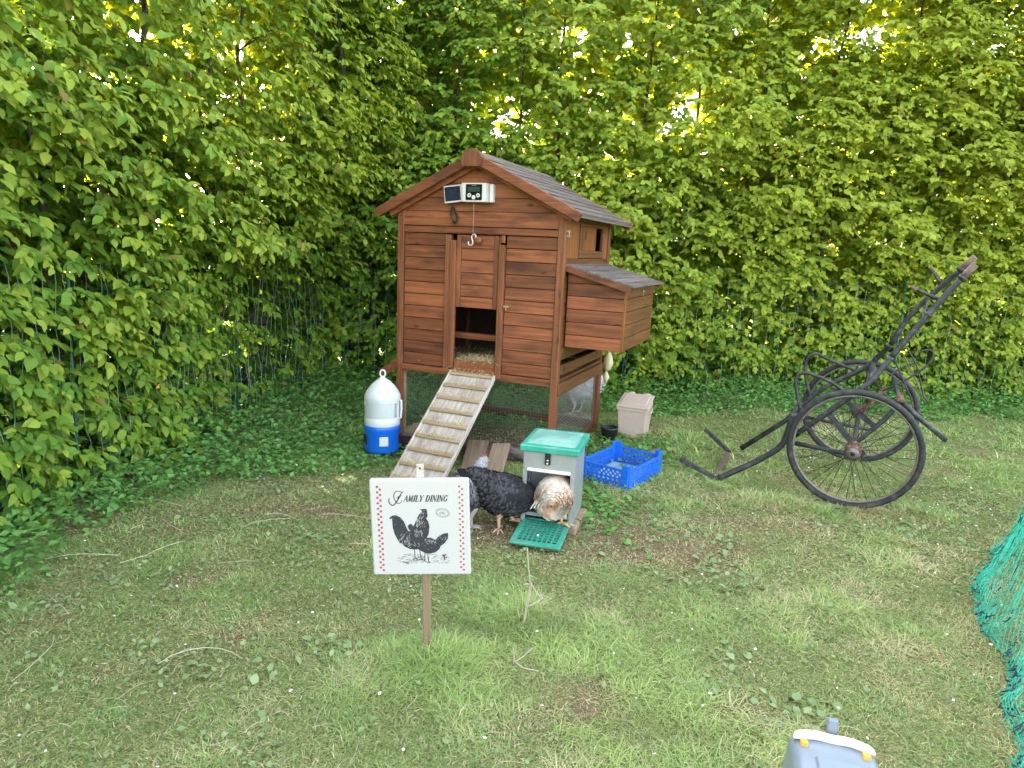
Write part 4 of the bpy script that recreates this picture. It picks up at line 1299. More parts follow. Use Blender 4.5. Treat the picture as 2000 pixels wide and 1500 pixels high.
# ---------------------------------------------------------------- blue crate
cr = thing('crate', 'blue plastic produce crate with perforated sides lying open on the grass', 'crate', (0.625, 3.401, 0.0), -0.636)
CW, CD, CH = 0.29, 0.40, 0.112
MB().add([], [])
def lattice(P, w_, h_, name, parent, lip=True):
    """a wall from P(0..w, 0..h): rims, solid lower band and a diamond lattice"""
    b = MB()
    q = lambda x, z: Vector(P(x, z))
    upn = (q(0, 1) - q(0, 0)).normalized()
    b.bar(q(0, h_ - 0.006), q(w_, h_ - 0.006), 0.011, 0.012, upn)
    b.bar(q(0, 0.006), q(w_, 0.006), 0.007, 0.012, upn)
    b.bar(q(0, h_ * 0.50), q(w_, h_ * 0.50), 0.006, 0.007, upn)
    st = 0.027
    for lo, hi in ((0.010, h_ * 0.50 - 0.002), (h_ * 0.50 + 0.002, h_ - 0.010)):
        hh = hi - lo
        x = -hh
        while x < w_:
            for s_ in (1, -1):
                xa, xb = (x, x + hh) if s_ > 0 else (x + hh, x)
                za, zb = lo, hi
                pts_ = [(xa, za), (xb, zb)]
                # clip to the wall
                def cl(p, o):
                    if p[0] < 0:
                        k = (0 - p[0]) / (o[0] - p[0]); return (0, p[1] + k * (o[1] - p[1]))
                    if p[0] > w_:
                        k = (w_ - p[0]) / (o[0] - p[0]); return (w_, p[1] + k * (o[1] - p[1]))
                    return p
                if max(xa, xb) <= 0.002 or min(xa, xb) >= w_ - 0.002:
                    continue
                p0, p1 = cl(pts_[0], pts_[1]), cl(pts_[1], pts_[0])
                b.bar(q(*p0), q(*p1), 0.0034 + 0.0008 * s_, 0.0062, (q(1, 0) - q(0, 0)).cross(upn).cross(q(*p1) - q(*p0)))
            x += st
    return b.build(name, m_crate, parent)


# local frame: x runs back along -CW, y runs +CD
lattice(lambda x, z: (-0.03 - x, 0.0, z), CW - 0.06, CH, 'side_wall', cr)
lattice(lambda x, z: (-0.03 - x, CD, z), CW - 0.06, CH, 'side_wall', cr)
lattice(lambda x, z: (0.0, 0.03 + x, z), CD - 0.06, CH, 'side_wall', cr)
lattice(lambda x, z: (-CW, 0.03 + x, z), CD - 0.06, CH, 'side_wall', cr)
for (sx, sy) in ((0, 0), (1, 0), (0, 1), (1, 1)):
    x, y = -CW * sx, CD * sy
    dx, dy = (-1 if sx == 0 else 1), (1 if sy == 0 else -1)
    b = MB()
    h = CH + 0.026
    b.box((x + dx * 0.019, y, h / 2), (0.040, 0.010, h), ch=0.002).box((x, y + dy * 0.0245, h / 2), (0.0095, 0.038, h), ch=0.002)
    for z in (0.035, 0.075):
        b.box((x + dx * 0.017, y - dy * 0.006, z), (0.036, 0.004, 0.004)).box((x - dx * 0.0055, y + dy * 0.022, z), (0.004, 0.034, 0.004))
    b.build('corner_post', m_crate, cr)
fb = MB()
for i in range(17):
    fb.bar((-CW + 0.006, 0.012 + i * (CD - 0.024) / 16, 0.012), (-0.006, 0.012 + i * (CD - 0.024) / 16, 0.012), 0.009, 0.005)
for i in range(13):
    fb.bar((-CW + 0.01 + i * (CW - 0.02) / 12, 0.008, 0.013), (-CW + 0.01 + i * (CW - 0.02) / 12, CD - 0.008, 0.013), 0.009, 0.005)
fb.build('floor_lattice', m_crate, cr)
sheet = MB()
for i in range(9):
    for j in range(11):
        pass
MB().box((-CW / 2, CD / 2, 0.0225), (CW * 0.80, CD * 0.80, 0.004), Matrix.Rotation(R_(6), 3, 'Z')).build('liner', plain('clear liner with pale reflections', (0.30, 0.38, 0.48), 0.3, var=0.35, scale=40), cr)  # pale blotchy colour stands in for reflections on the sheet

# ---------------------------------------------------------------- beige bin
bn = thing('bin', 'small pinkish beige plastic bin with hinged lid behind the blue crate', 'bin', (0.702, 4.465, 0.0), -0.347)
BW, BD, BH = 0.214, 0.27, 0.205
def taper(w0, d0, w1, d1, z0, z1, cx, cy):
    vs = [(cx + i * w0 / 2, cy + j * d0 / 2, z0) for i, j in ((-1, -1), (1, -1), (1, 1), (-1, 1))] + [(cx + i * w1 / 2, cy + j * d1 / 2, z1) for i, j in ((-1, -1), (1, -1), (1, 1), (-1, 1))]
    return MB().add(vs, [(3, 2, 1, 0), (4, 5, 6, 7), (0, 1, 5, 4), (1, 2, 6, 5), (2, 3, 7, 6), (3, 0, 4, 7)])
bb = taper(BW * 0.80, BD * 0.78, BW * 0.93, BD * 0.93, 0.0, BH, BW / 2, BD / 2)
bo_ = bb.build('bucket', m_beige, bn)
bv = bo_.modifiers.new('soft edges', 'BEVEL')
bv.width, bv.segments = 0.008, 3
mt_ = Matrix.Rotation(R_(8.5), 3, 'X')
ll = MB().box((BW / 2, BD / 2, 0.238), (BW, BD, 0.016), mt_, 0.004)
lob = ll.build('lid', m_beige, bn)
MB().box(Vector((BW / 2, BD / 2, 0.238)) + mt_ @ Vector((0, 0.004, 0.010)), (BW * 0.80, BD * 0.74, 0.010), mt_, 0.004).build('lid_panel', m_beige, lob)
MB().box((BW / 2, 0.012, 0.205), (BW * 0.97, 0.012, 0.026), ch=0.003).box((0.012, BD / 2, 0.212), (0.010, BD * 0.93, 0.030), ch=0.002).box((BW - 0.012, BD / 2, 0.212), (0.010, BD * 0.93, 0.030), ch=0.002).build('rim', m_beige, bn)
for x in (0.03, BW - 0.075):
    MB().tube([(x, BD + 0.004, 0.262), (x + 0.045, BD + 0.004, 0.262)], 0.010, 10).build('hinge', m_beige, bn)
MB().tube([(BW - 0.002, BD * 0.75, 0.19), (BW + 0.008, BD * 0.6, 0.178), (BW + 0.006, BD * 0.3, 0.172)], 0.004, 6).build('carry_handle', m_beige, bn)

# ---------------------------------------------------------------- small things round the coop
pt = thing('flower_pot', 'small black plastic flower pot beside the rear post of the coop', 'flower pot', (0.655, 4.375, 0))
MB().lathe([(0.0, 0.008), (0.040, 0.0), (0.044, 0.002), (0.054, 0.080), (0.058, 0.082), (0.058, 0.096), (0.052, 0.096), (0.048, 0.07), (0.0, 0.07)], seg=24, caps=False).build('pot', m_pot, pt)


def leaning_board(label, b0, t0, wd, th, yaw):
    o = thing('wooden_board', label, 'board', b0)
    v = Vector(t0) - Vector(b0)
    x = Vector((math.cos(yaw), math.sin(yaw), 0))
    z = v.normalized()
    y = z.cross(x).normalized()
    x = y.cross(z)
    o.rotation_euler = Matrix((x, y, z)).transposed().to_euler()
    MB().box((0, 0, v.length / 2), (wd, th, v.length), ch=0.003).build('board', m_board, o)


leaning_board('wide dusty brown board leaning on the coop beside the ramp', (-0.205, 3.56, 0.0), (-0.185, 3.93, 0.085), 0.125, 0.022, -0.22)
leaning_board('dusty brown board leaning above the black hen', (-0.088, 3.52, 0.0), (-0.045, 3.84, 0.098), 0.105, 0.022, -0.42)
bk = thing('brick', 'chipped red brick between the two leaning boards', 'brick', (-0.135, 3.82, 0.03), -0.3)
MB().box((0, 0, 0), (0.20, 0.095, 0.06), ch=0.006).build('block', m_brick, bk)
lg = thing('log', 'bark covered grey log lying behind the leaning boards', 'log', (0.03, 3.88, 0.035), -0.62)
MB().tube([(-0.24, 0, 0), (-0.08, 0.006, 0.004), (0.09, -0.004, 0.0), (0.26, 0.004, 0.003)], [0.030, 0.034, 0.032, 0.028], 12).build('wood', m_greywood, lg)
pl = thing('black_slab', 'flat black slab beside the coop post behind the drinker', 'slab', (-0.66, 4.02, 0.0), -0.35)
MB().box((0.06, 0.0, 0.03), (0.20, 0.14, 0.05), ch=0.008).build('slab', m_black, pl)  # plain black block near the foot of the post
Rz = Matrix.Rotation(CYAW, 3, 'Z')
sc_p = Vector((CX, CY, 0)) + Rz @ Vector((W + 0.035, 0.965, 0.60))
sc = thing('scoop', 'cream plastic scoop hanging below the nest box', 'scoop', sc_p, CYAW)
MB().tube([(0, 0, 0.06), (0.0, 0, 0.0), (0.002, 0, -0.045)], [0.007, 0.006, 0.008], 8).build('handle', m_scoop, sc)
MB().tube([(0.002, 0, -0.040), (0.004, 0, -0.075), (0.005, 0, -0.12), (0.0, 0, -0.155), (-0.008, 0, -0.175)], [0.008, 0.026, 0.034, 0.026, 0.010], 10).build('bowl', m_scoop, sc)
sc2 = thing('scoop', 'smaller cream scoop hanging half hidden by the rear post of the coop', 'scoop', Vector((CX, CY, 0)) + Rz @ Vector((W + 0.022, 0.985, 0.42)), CYAW)
MB().tube([(0, 0, 0.05), (0, 0, 0.0)], 0.004, 6).build('handle', m_scoop, sc2)
MB().tube([(0, 0, 0.0), (0.004, 0, -0.04), (0.0, 0, -0.085)], [0.006, 0.022, 0.008], 10).build('bowl', m_scoop, sc2)

# ---------------------------------------------------------------- two wheeled cart
AX = 0.479
cart = thing('cart', 'old black tube framed two wheeled hand cart with bicycle wheels', 'cart', (1.711, 3.288, 0), -AX)
WR = 0.311
TILT = 0.095
def wheel(y, zc, tilt):
    c = Vector((0, y, zc))
    n_ = Vector((0, math.cos(tilt), math.sin(tilt)))
    v_ = Vector((0, -math.sin(tilt), math.cos(tilt)))
    u_ = Vector((1, 0, 0))
    ring = lambda r, off=0.0, n=48: [c + n_ * off + r * (math.cos(a) * u_ + math.sin(a) * v_) for a in np.linspace(0, 2 * math.pi, n + 1)[:-1]]
    wh = MB().tube(ring(WR - 0.0145), 0.0150, 10, closed=True).build('wheel', m_tyre, cart)
    MB().tube(ring(WR - 0.033), 0.0065, 8, closed=True).build('rim', m_rim, wh)
    hb = MB().tube([c - n_ * 0.055, c - n_ * 0.040, c - n_ * 0.039, c - n_ * 0.022, c - n_ * 0.020, c + n_ * 0.020, c + n_ * 0.022, c + n_ * 0.042], [0.012, 0.018, 0.036, 0.039, 0.020, 0.020, 0.039, 0.036], 14)
    hb.build('hub', m_rust, wh)
    MB().tube([c - n_ * 0.060, c - n_ * 0.050], [0.024, 0.030], 14).build('hub_cap', m_rim, wh)
    MB().tube([c - n_ * 0.066, c - n_ * 0.058], 0.011, 8).build('hub_nut', m_black, wh)
    sp = MB()
    for k in range(36):
        a = 2 * math.pi * k / 36
        s_ = 1 if k % 2 else -1
        a2 = a + (0.55 if (k // 2) % 2 else -0.55)
        p0 = c + n_ * (0.030 * s_) + 0.028 * (math.cos(a2) * u_ + math.sin(a2) * v_)
        p1 = c + (WR - 0.044) * (math.cos(a) * u_ + math.sin(a) * v_)
        sp.tube([p0, p1], 0.0016, 4, caps=False)
    sp.build('spokes', m_frame, wh)


wheel(0.0, WR, TILT)
wheel(0.697, WR + 0.064, TILT)


def ctube(name, pts, r, mat=m_frame, seg=9):
    return MB().tube(pts, r, seg).build(name, mat, cart)


def smooth_path(pts, n=6):
    P = [Vector(p) for p in pts]
    P = [P[0] * 2 - P[1]] + P + [P[-1] * 2 - P[-2]]
    out = []
    for i in range(1, len(P) - 2):
        for k in range(n):
            t = k / n
            a, b, c, d = P[i - 1], P[i], P[i + 1], P[i + 2]
            out.append(0.5 * ((2 * b) + (c - a) * t + (2 * a - 5 * b + 4 * c - d) * t * t + (3 * b - a - 3 * c + d) * t ** 3))
    out.append(P[-2])
    return out


yn, yf = 0.084, 0.616
ctube('shaft', smooth_path([(-0.640, 0.055, 0.018), (-0.560, 0.07, 0.072), (-0.475, yn, 0.130), (-0.400, yn, 0.192), (-0.352, yn, 0.238), (-0.332, yn, 0.275), (-0.318, yn, 0.330), (-0.300, yn, 0.440)]), 0.0165)
ctube('shaft', [(-0.618, yf, 0.060), (-0.371, yf, 0.285), (-0.30, yf, 0.40)], 0.0155)
ctube('main_tube', smooth_path([(-0.281, yn, 0.320), (-0.068, yn, 0.539), (0.020, yn + 0.01, 0.630), (0.066, yn + 0.03, 0.700), (0.110, yn + 0.05, 0.775)]), 0.0150)
ctube('main_tube', smooth_path([(-0.371, yf, 0.290), (-0.205, yf, 0.492), (0.000, yf, 0.645), (0.060, yf - 0.02, 0.720), (0.110, yf - 0.06, 0.795)]), 0.0145)
# handles converge a little behind the wheels
hn = smooth_path([(0.110, yn + 0.05, 0.775), (0.176, yn + 0.06, 0.893), (0.291, yn + 0.07, 1.085), (0.345, yn + 0.07, 1.168)])
hf = smooth_path([(0.110, yf - 0.06, 0.795), (0.183, yf - 0.08, 0.968), (0.315, yf - 0.12, 1.147), (0.362, yf - 0.15, 1.205)])
ctube('handle', hn, 0.0150)
ctube('handle', hf, 0.0145)
ctube('handle_grip', [hn[-1], (0.392, yn + 0.07, 1.240)], 0.0170, m_rust_end)
ctube('handle_grip', [hf[-1], (0.413, yf - 0.18, 1.278)], 0.0160, m_rust_end)
for p, q in ((hn[-1], (0.355, yn + 0.07, 1.182)), (hf[-1], (0.375, yf - 0.155, 1.224))):
    ctube('collar', [p, q], 0.0215)
    ctube('collar', [Vector(p) * 0.35 + Vector(q) * 0.0 + Vector((0.176, (p[1]), 0.893)) * 0.65, Vector(p) * 0.38 + Vector((0.176, p[1], 0.893)) * 0.62], 0.020)
ctube('prong', [(0.270, yn + 0.07, 1.070), (0.170, yn + 0.09, 1.110)], 0.0085)
ctube('prong', [(0.300, yf - 0.11, 1.125), (0.245, yf - 0.10, 1.205)], 0.0080)
ctube('prong_tip', [(0.176, yn + 0.089, 1.107), (0.150, yn + 0.095, 1.119)], 0.0100, m_rust_end)
ctube('prong_tip', [(0.250, yf - 0.10, 1.198), (0.235, yf - 0.10, 1.222)], 0.0095, m_rust_end)
# bars between the frames
ctube('cross_bar', [(0.040, yn + 0.01, 0.650), (0.034, yf - 0.01, 0.672)], 0.0170)
ctube('cross_bar', [(0.215, yn + 0.06, 0.955), (0.245, yf - 0.10, 1.050)], 0.0060)
ctube('cross_bar', [(-0.330, yn, 0.280), (-0.350, yf, 0.300)], 0.0120)
ctube('axle', [(0, 0.02, WR + 0.002), (0, 0.68, WR + 0.062)], 0.0120)
b = MB().bar((-0.140, yn + 0.01, 0.461), (-0.012, yn - 0.02, 0.335), 0.006, 0.030, (1, 0, 1)).bar((-0.012, yn - 0.02, 0.332), (0.05, yn, 0.268), 0.006, 0.032, (1, 0, 1))
b.build('strut', m_frame, cart)
MB().bar((-0.140, yf, 0.500), (-0.010, yf, 0.392), 0.006, 0.026, (1, 0, 1)).bar((-0.010, yf, 0.392), (0.09, yf, 0.315), 0.006, 0.03, (1, 0, 1)).build('strut', m_frame, cart)
ctube('strut', smooth_path([(0.170, yn, 0.560), (0.120, yn - 0.005, 0.470), (0.060, yn - 0.01, 0.395), (0.010, yn - 0.02, 0.335)]), 0.0110)
ctube('strut', [(0.020, yf, 0.640), (0.020, yf, 0.560), (0.04, yf, 0.44)], 0.0100)
ctube('strut', [(0.120, yf, 0.545), (0.01, yf, 0.385)], 0.0130, m_rust)
ctube('lower_bar', [(-0.300, yn, 0.278), (-0.03, yn - 0.01, 0.268)], 0.0115)
ctube('lower_bar', [(-0.290, yf, 0.315), (0.075, yf, 0.292)], 0.0100)
ctube('rear_leg', [(0.165, yn, 0.580), (0.274, yn + 0.01, 0.488), (0.388, yn + 0.02, 0.405)], 0.0120)
ctube('rear_leg', [(0.170, yn + 0.035, 0.575), (0.280, yn + 0.035, 0.480), (0.392, yn + 0.03, 0.398)], 0.0110)
ctube('cross_bar', [(0.170, yn, 0.575), (0.150, yf, 0.600)], 0.0110)
ctube('mounting', [(0.160, yn - 0.005, 0.578), (0.176, yn - 0.02, 0.585)], 0.020, m_rust)
ctube('arch', smooth_path([(-0.268, yn - 0.01, 0.455), (-0.300, yn, 0.560), (-0.310, yn, 0.622), (-0.292, yn, 0.648), (-0.262, yn, 0.656), (-0.213, yn, 0.646), (-0.140, yn, 0.622), (-0.045, yn, 0.570), (0.0, yn, 0.62)]), 0.0085)
ctube('arch', smooth_path([(-0.261, yf, 0.440), (-0.298, yf, 0.540), (-0.310, yf, 0.620), (-0.300, yf, 0.672), (-0.258, yf, 0.697), (-0.196, yf, 0.673), (-0.041, yf, 0.620)]), 0.0085)
for z_, (a, b_) in ((1, ((-0.852, 0.012, 0.105), (-0.655, 0.045, 0.020))), (2, ((-0.845, yf - 0.02, 0.152), (-0.680, yf - 0.01, 0.024)))):
    MB().bar(a, b_, 0.024, 0.024, (0, 0, 1), 0.003).build('toe_bar', m_frame, cart)
MB().bar((-0.655, 0.045, 0.020), (-0.690, yf - 0.01, 0.022), 0.030, 0.008).build('toe_cross_bar', m_rust_end, cart)
# loose wires behind the frame
ym = 0.42
ctube('wire', smooth_path([(0.180, ym, 0.800), (0.232, ym, 0.720), (0.262, ym, 0.640), (0.290, ym, 0.560), (0.318, ym, 0.520)]), 0.0045, m_frame, 6)
ctube('wire', smooth_path([(0.165, ym, 0.770), (0.240, ym, 0.640), (0.300, ym, 0.520)]), 0.0040, m_rust_end, 6)
ctube('wire', smooth_path([(0.135, ym, 0.725), (0.190, ym, 0.62), (0.245, ym, 0.520)]), 0.0045, m_frame, 6)
ctube('wire', smooth_path([(0.100, ym, 0.555), (0.190, ym, 0.620), (0.262, ym, 0.690), (0.300, ym, 0.745), (0.300, ym, 0.790), (0.270, ym, 0.795), (0.240, ym, 0.780)]), 0.0055, m_frame, 6)
ctube('wire', smooth_path([(0.120, ym, 0.640), (0.170, ym, 0.690), (0.225, ym, 0.720)]), 0.0040, m_frame, 6)

# ---------------------------------------------------------------- hens
def hen(name, label, loc, heading, spine, legs, colf, m_legs, n_feather, tail=None, comb=None, beak=None, wing=None, fl=0.030):
    """spine: (x, y, z, half width, half height) from tail to head; one continuous body with feathers laid over it"""
    root = thing(name, label, 'hen', loc, heading)
    P = np.array(spine, float)
    n = len(P)
    # resample smoothly
    t = np.linspace(0, n - 1, (n - 1) * 4 + 1)
    Q = np.zeros((len(t), 5))
    for i, u in enumerate(t):
        k = min(int(u), n - 2); f = u - k
        p0, p1, p2, p3 = P[max(k - 1, 0)], P[k], P[k + 1], P[min(k + 2, n - 1)]
        Q[i] = 0.5 * (2 * p1 + (p2 - p0) * f + (2 * p0 - 5 * p1 + 4 * p2 - p3) * f * f + (3 * p1 - p0 - 3 * p2 + p3) * f ** 3)
    Q[:, 3:] = np.maximum(Q[:, 3:], 0.002)
    C = Q[:, :3]
    tg = nrm(np.gradient(C, axis=0))
    sd_ = nrm(np.cross(tg, np.array([0, 0, 1.0])))
    upv = np.cross(sd_, tg)
    seg = 20
    th = np.linspace(0, 2 * np.pi, seg + 1)[:-1]
    def surf(i, a):
        return C[i] + sd_[i] * (Q[i, 3] * np.cos(a))[:, None] + upv[i] * (Q[i, 4] * np.sin(a))[:, None]
    V, T = [], []
    for i in range(len(t)):
        V.append(surf(np.full(seg, i), th))
    V = np.concatenate(V)
    for i in range(len(t) - 1):
        for k in range(seg):
            l = (k + 1) % seg
            a, b, c, d = i * seg + k, i * seg + l, (i + 1) * seg + l, (i + 1) * seg + k
            T += [(a, b, c), (a, c, d)]
    cols = colf(V, np.random.default_rng(3).random(len(V)), np.zeros(len(V)))
    V, T = [V], list(T)
    cols = [cols]
    cnt = [len(V[0])]
    def addb(b, col):
        vs = np.array(b.v, float)
        for f in b.f:
            for q in range(1, len(f) - 1):
                T.append((f[0] + cnt[0], f[q] + cnt[0], f[q + 1] + cnt[0]))
        V.append(vs); cols.append(np.repeat(np.array(col, float)[None], len(vs), 0)); cnt[0] += len(vs)
    lc = {'pale': (0.56, 0.36, 0.26), 'grey': (0.40, 0.33, 0.30), 'yellow': (0.62, 0.45, 0.24), 'white': (0.62, 0.55, 0.48)}[m_legs]
    for lg_ in legs:
        hip, knee, foot, toe_dir = lg_
        hip, knee, foot = Vector(hip), Vector(knee), Vector(foot)
        b = MB()
        b.tube([hip, hip * 0.5 + knee * 0.5, knee, knee * 0.4 + foot * 0.6, foot], [0.034, 0.021, 0.0085, 0.0065, 0.0075], 9)
        a0 = math.atan2(toe_dir[1], toe_dir[0])
        for da, L_ in ((-0.55, 0.045), (0, 0.055), (0.55, 0.045), (math.pi, 0.022)):
            d = Vector((math.cos(a0 + da), math.sin(a0 + da), 0))
            b.tube([foot, foot + d * L_ * 0.5 + Vector((0, 0, 0.003)), foot + d * L_ - Vector((0, 0, 0.004))], [0.0068, 0.0052, 0.0022], 6)
        addb(b, lc)
    if beak:
        b = MB().tube([beak[0], beak[1]], [0.010, 0.0015], 7)
        addb(b, (0.45, 0.33, 0.18))
    body = mk('body', np.concatenate(V), np.array(T), m_feather, np.concatenate(cols), True, root)
    if comb:
        b = MB()
        for c0, c1, w_ in comb:
            b.tube([c0, c1], [w_, w_ * 0.4], 7)
        b.build('comb', m_comb, root)
    # contour feathers, tips towards the tail
    r = np.random.default_rng(int(abs(loc[0]) * 1000) + 5)
    wts = (Q[:, 3] + Q[:, 4]); wts = wts / wts.sum()
    i = r.choice(len(t), n_feather, p=wts)
    a = r.uniform(0, 2 * np.pi, n_feather)
    p = surf(i, a)
    nn = nrm(sd_[i] * (np.cos(a) / Q[i, 3])[:, None] + upv[i] * (np.sin(a) / Q[i, 4])[:, None])
    d = -tg[i] + nn * 0.10 + np.array([0, 0, -0.25]) + r.normal(0, 0.10, (n_feather, 3))
    small = 0.55 + 0.45 * sstep((Q[i, 3] + Q[i, 4]) / 0.15)
    sz = fl * small * (0.75 + 0.5 * r.random(n_feather))
    fr, _ = leaf_frames(p, d, nn + r.normal(0, 0.06, (n_feather, 3)), sz)
    FV = np.array([(0, 0, 0.0), (0.35, 0.30, 0.0), (0.35, -0.30, 0.0), (0.75, 0.26, 0.0), (0.75, -0.26, 0.0), (1.0, 0, -0.03)])
    FT = np.array([(0, 2, 1), (1, 2, 4), (1, 4, 3), (3, 4, 5)])
    V2, T2 = leaves_mesh(fr, p + nn * 0.002, FV, FT)
    along = np.tile(FV[:, 0], n_feather)
    rid = np.repeat(r.random(n_feather), 6)
    base = np.repeat(p, 6, 0)
    c2 = colf(base, rid, along)
    mk('feathers', V2, T2, m_feather, c2, False, root, 'stuff')
    if wing:
        (wx, wz), wc = wing
        for sy in (1, -1):
            VV, TT, CC, q0 = [], [], [], 0
            for row, (cnt_, L0) in enumerate(((6, 0.055), (8, 0.085))):
                for k in range(cnt_):
                    f = k / (cnt_ - 1)
                    x0_, z0_ = wx - 0.02 * f - 0.035 * row, wz + 0.012 - 0.050 * f + 0.004 * row
                    # sit on the flank at this station
                    ii = int(np.argmin(np.abs(C[:, 0] - x0_)))
                    dz = np.clip((z0_ - C[ii, 2]) / Q[ii, 4], -0.95, 0.95)
                    y0_ = C[ii, 1] + sy * (Q[ii, 3] * math.sqrt(1 - dz * dz) + 0.004 + 0.003 * row)
                    for u, w_, off in ((0, 0.4, 0), (0.35, 1, 0.004), (0.75, 0.9, 0.002), (1.0, 0.25, -0.006)):
                        xx, zz_c = x0_ - L0 * u, z0_ - 0.012 * u * f
                        i2 = int(np.argmin(np.abs(C[:, 0] - xx)))
                        for e in (1, -1):
                            ze = zz_c + e * 0.0105 * w_
                            d2 = np.clip((ze - C[i2, 2]) / Q[i2, 4], -0.98, 0.98)
                            yy = C[i2, 1] + sy * (Q[i2, 3] * math.sqrt(1 - d2 * d2) + 0.005 + 0.002 * row)
                            VV.append((xx, yy if abs(yy) > 0.02 else sy * 0.02, ze))
                            CC.append(np.array(wc) * (0.8 + 0.4 * r.random()) * (1.25 if u == 1.0 else 1.0))
                    for m_ in range(3):
                        a0_ = q0 + 2 * m_
                        TT += [(a0_, a0_ + 1, a0_ + 3), (a0_, a0_ + 3, a0_ + 2)]
                    q0 += 8
            mk('wing', np.array(VV), np.array(TT), m_feather, np.array(CC), False, root)
    if tail:
        for (p0, dv, L_, wd_, cc_) in tail:
            x = Vector(dv).normalized()
            z = Vector((0, 1, 0.2)).cross(x).normalized() if abs(x.y) < 0.95 else Vector((0, 0, 1))
            y = z.cross(x)
            b = MB()
            vs = []
            for u, w_ in ((0, 0.25), (0.3, 0.8), (0.65, 1.0), (0.9, 0.75), (1.0, 0.2)):
                c0 = Vector(p0) + x * L_ * u - Vector((0, 0, 0.10 * L_ * u * u))
                vs += [c0 + z * wd_ * w_ / 2, c0 + y * 0.003, c0 - z * wd_ * w_ / 2]
            fs = []
            for k in range(4):
                fs += [(3 * k, 3 * k + 1, 3 * k + 4, 3 * k + 3), (3 * k + 1, 3 * k + 2, 3 * k + 5, 3 * k + 4)]
            T3 = []
            for f in fs:
                T3 += [(f[0], f[1], f[2]), (f[0], f[2], f[3])]
            mk('tail_feather', np.array([tuple(q) for q in vs]), np.array(T3), m_feather, np.repeat(np.array(cc_)[None], 15, 0), False, root)
    return root


def black_col(p, r, al):
    v = 0.018 + 0.020 * r
    edge = (al > 0.7) & (r > 0.35)
    c = np.stack([v, v, v * 1.12], 1)
    c[edge] *= 2.1
    low = (p[:, 2] < 0.115)
    c[low] *= 1.5
    return c


def barred_col(p, r, al):
    bar = np.where(np.sin(al * 9.0 + r * 3) > 0, 0.30, 0.035)
    bar = np.where(al == 0, 0.12, bar)
    pale = sstep((p[:, 2] - 0.20) / 0.06) * 0.22 + sstep((0.12 - p[:, 2]) / 0.04) * 0.07
    v = bar + pale
    return np.stack([v, v * 0.99, v * 1.02], 1)


def tan_col(p, r, al):
    k = vn(p[:, 0] * 10 + p[:, 2] * 3, p[:, 1] * 10 + p[:, 2] * 9, 0.35, 4)
    tan, cream, wht = np.array([0.64, 0.43, 0.28]), np.array([0.78, 0.65, 0.48]), np.array([0.85, 0.79, 0.70])
    t = np.clip((k - 0.30) / 0.6 + (r - 0.5) * 0.4 + 0.15, 0, 1)[:, None]
    c = tan * (1 - t) + wht * t
    side = sstep((p[:, 1] - 0.0) / 0.06)[:, None]       # paler on one flank
    c = c * (1 - 0.6 * side) + wht * 0.6 * side
    low = sstep((0.115 - p[:, 2]) / 0.03)[:, None]
    c = c * (1 - low) + cream * low
    return c * (0.92 + 0.14 * r)[:, None]


def white_col(p, r, al):
    v = 0.62 + 0.16 * r
    return np.stack([v, v * 0.99, v * 0.97], 1)


# black hen reaching for the feeder, tail towards the sign
hen('hen', 'black hen with speckled feathers reaching towards the zinc feeder', (-0.010, 2.870, 0.0), R_(12),
    [(-0.165, 0, 0.262, 0.006, 0.012), (-0.145, 0, 0.248, 0.026, 0.034), (-0.105, 0, 0.215, 0.050, 0.055), (-0.055, 0, 0.175, 0.076, 0.080), (0.0, 0, 0.155, 0.090, 0.090), (0.055, 0, 0.145, 0.084, 0.085), (0.10, 0.0, 0.135, 0.062, 0.066), (0.135, 0.004, 0.125, 0.042, 0.046), (0.165, 0.01, 0.105, 0.030, 0.032), (0.190, 0.015, 0.085, 0.022, 0.023), (0.205, 0.018, 0.075, 0.005, 0.006)],
    [((-0.020, -0.040, 0.105), (-0.032, -0.042, 0.055), (-0.030, -0.045, 0.010), (-0.3, -1.0)), ((0.020, 0.030, 0.105), (0.020, 0.010, 0.058), (0.045, -0.010, 0.034), (1, -0.25))],
    black_col, 'pale', 5200, fl=0.025, wing=((0.062, 0.165), (0.020, 0.020, 0.024)),
    tail=[((-0.135, k * 0.010, 0.235), (-1.0, k * 0.13, 0.42 + 0.06 * (2 - abs(k))), 0.085, 0.030, (0.016, 0.016, 0.019)) for k in (-2, -1, 0, 1, 2)],
    comb=[((0.170, 0.012, 0.135), (0.172, 0.012, 0.150), 0.006), ((0.183, 0.014, 0.118), (0.190, 0.014, 0.132), 0.006)], beak=((0.198, 0.017, 0.078), (0.222, 0.022, 0.066)))
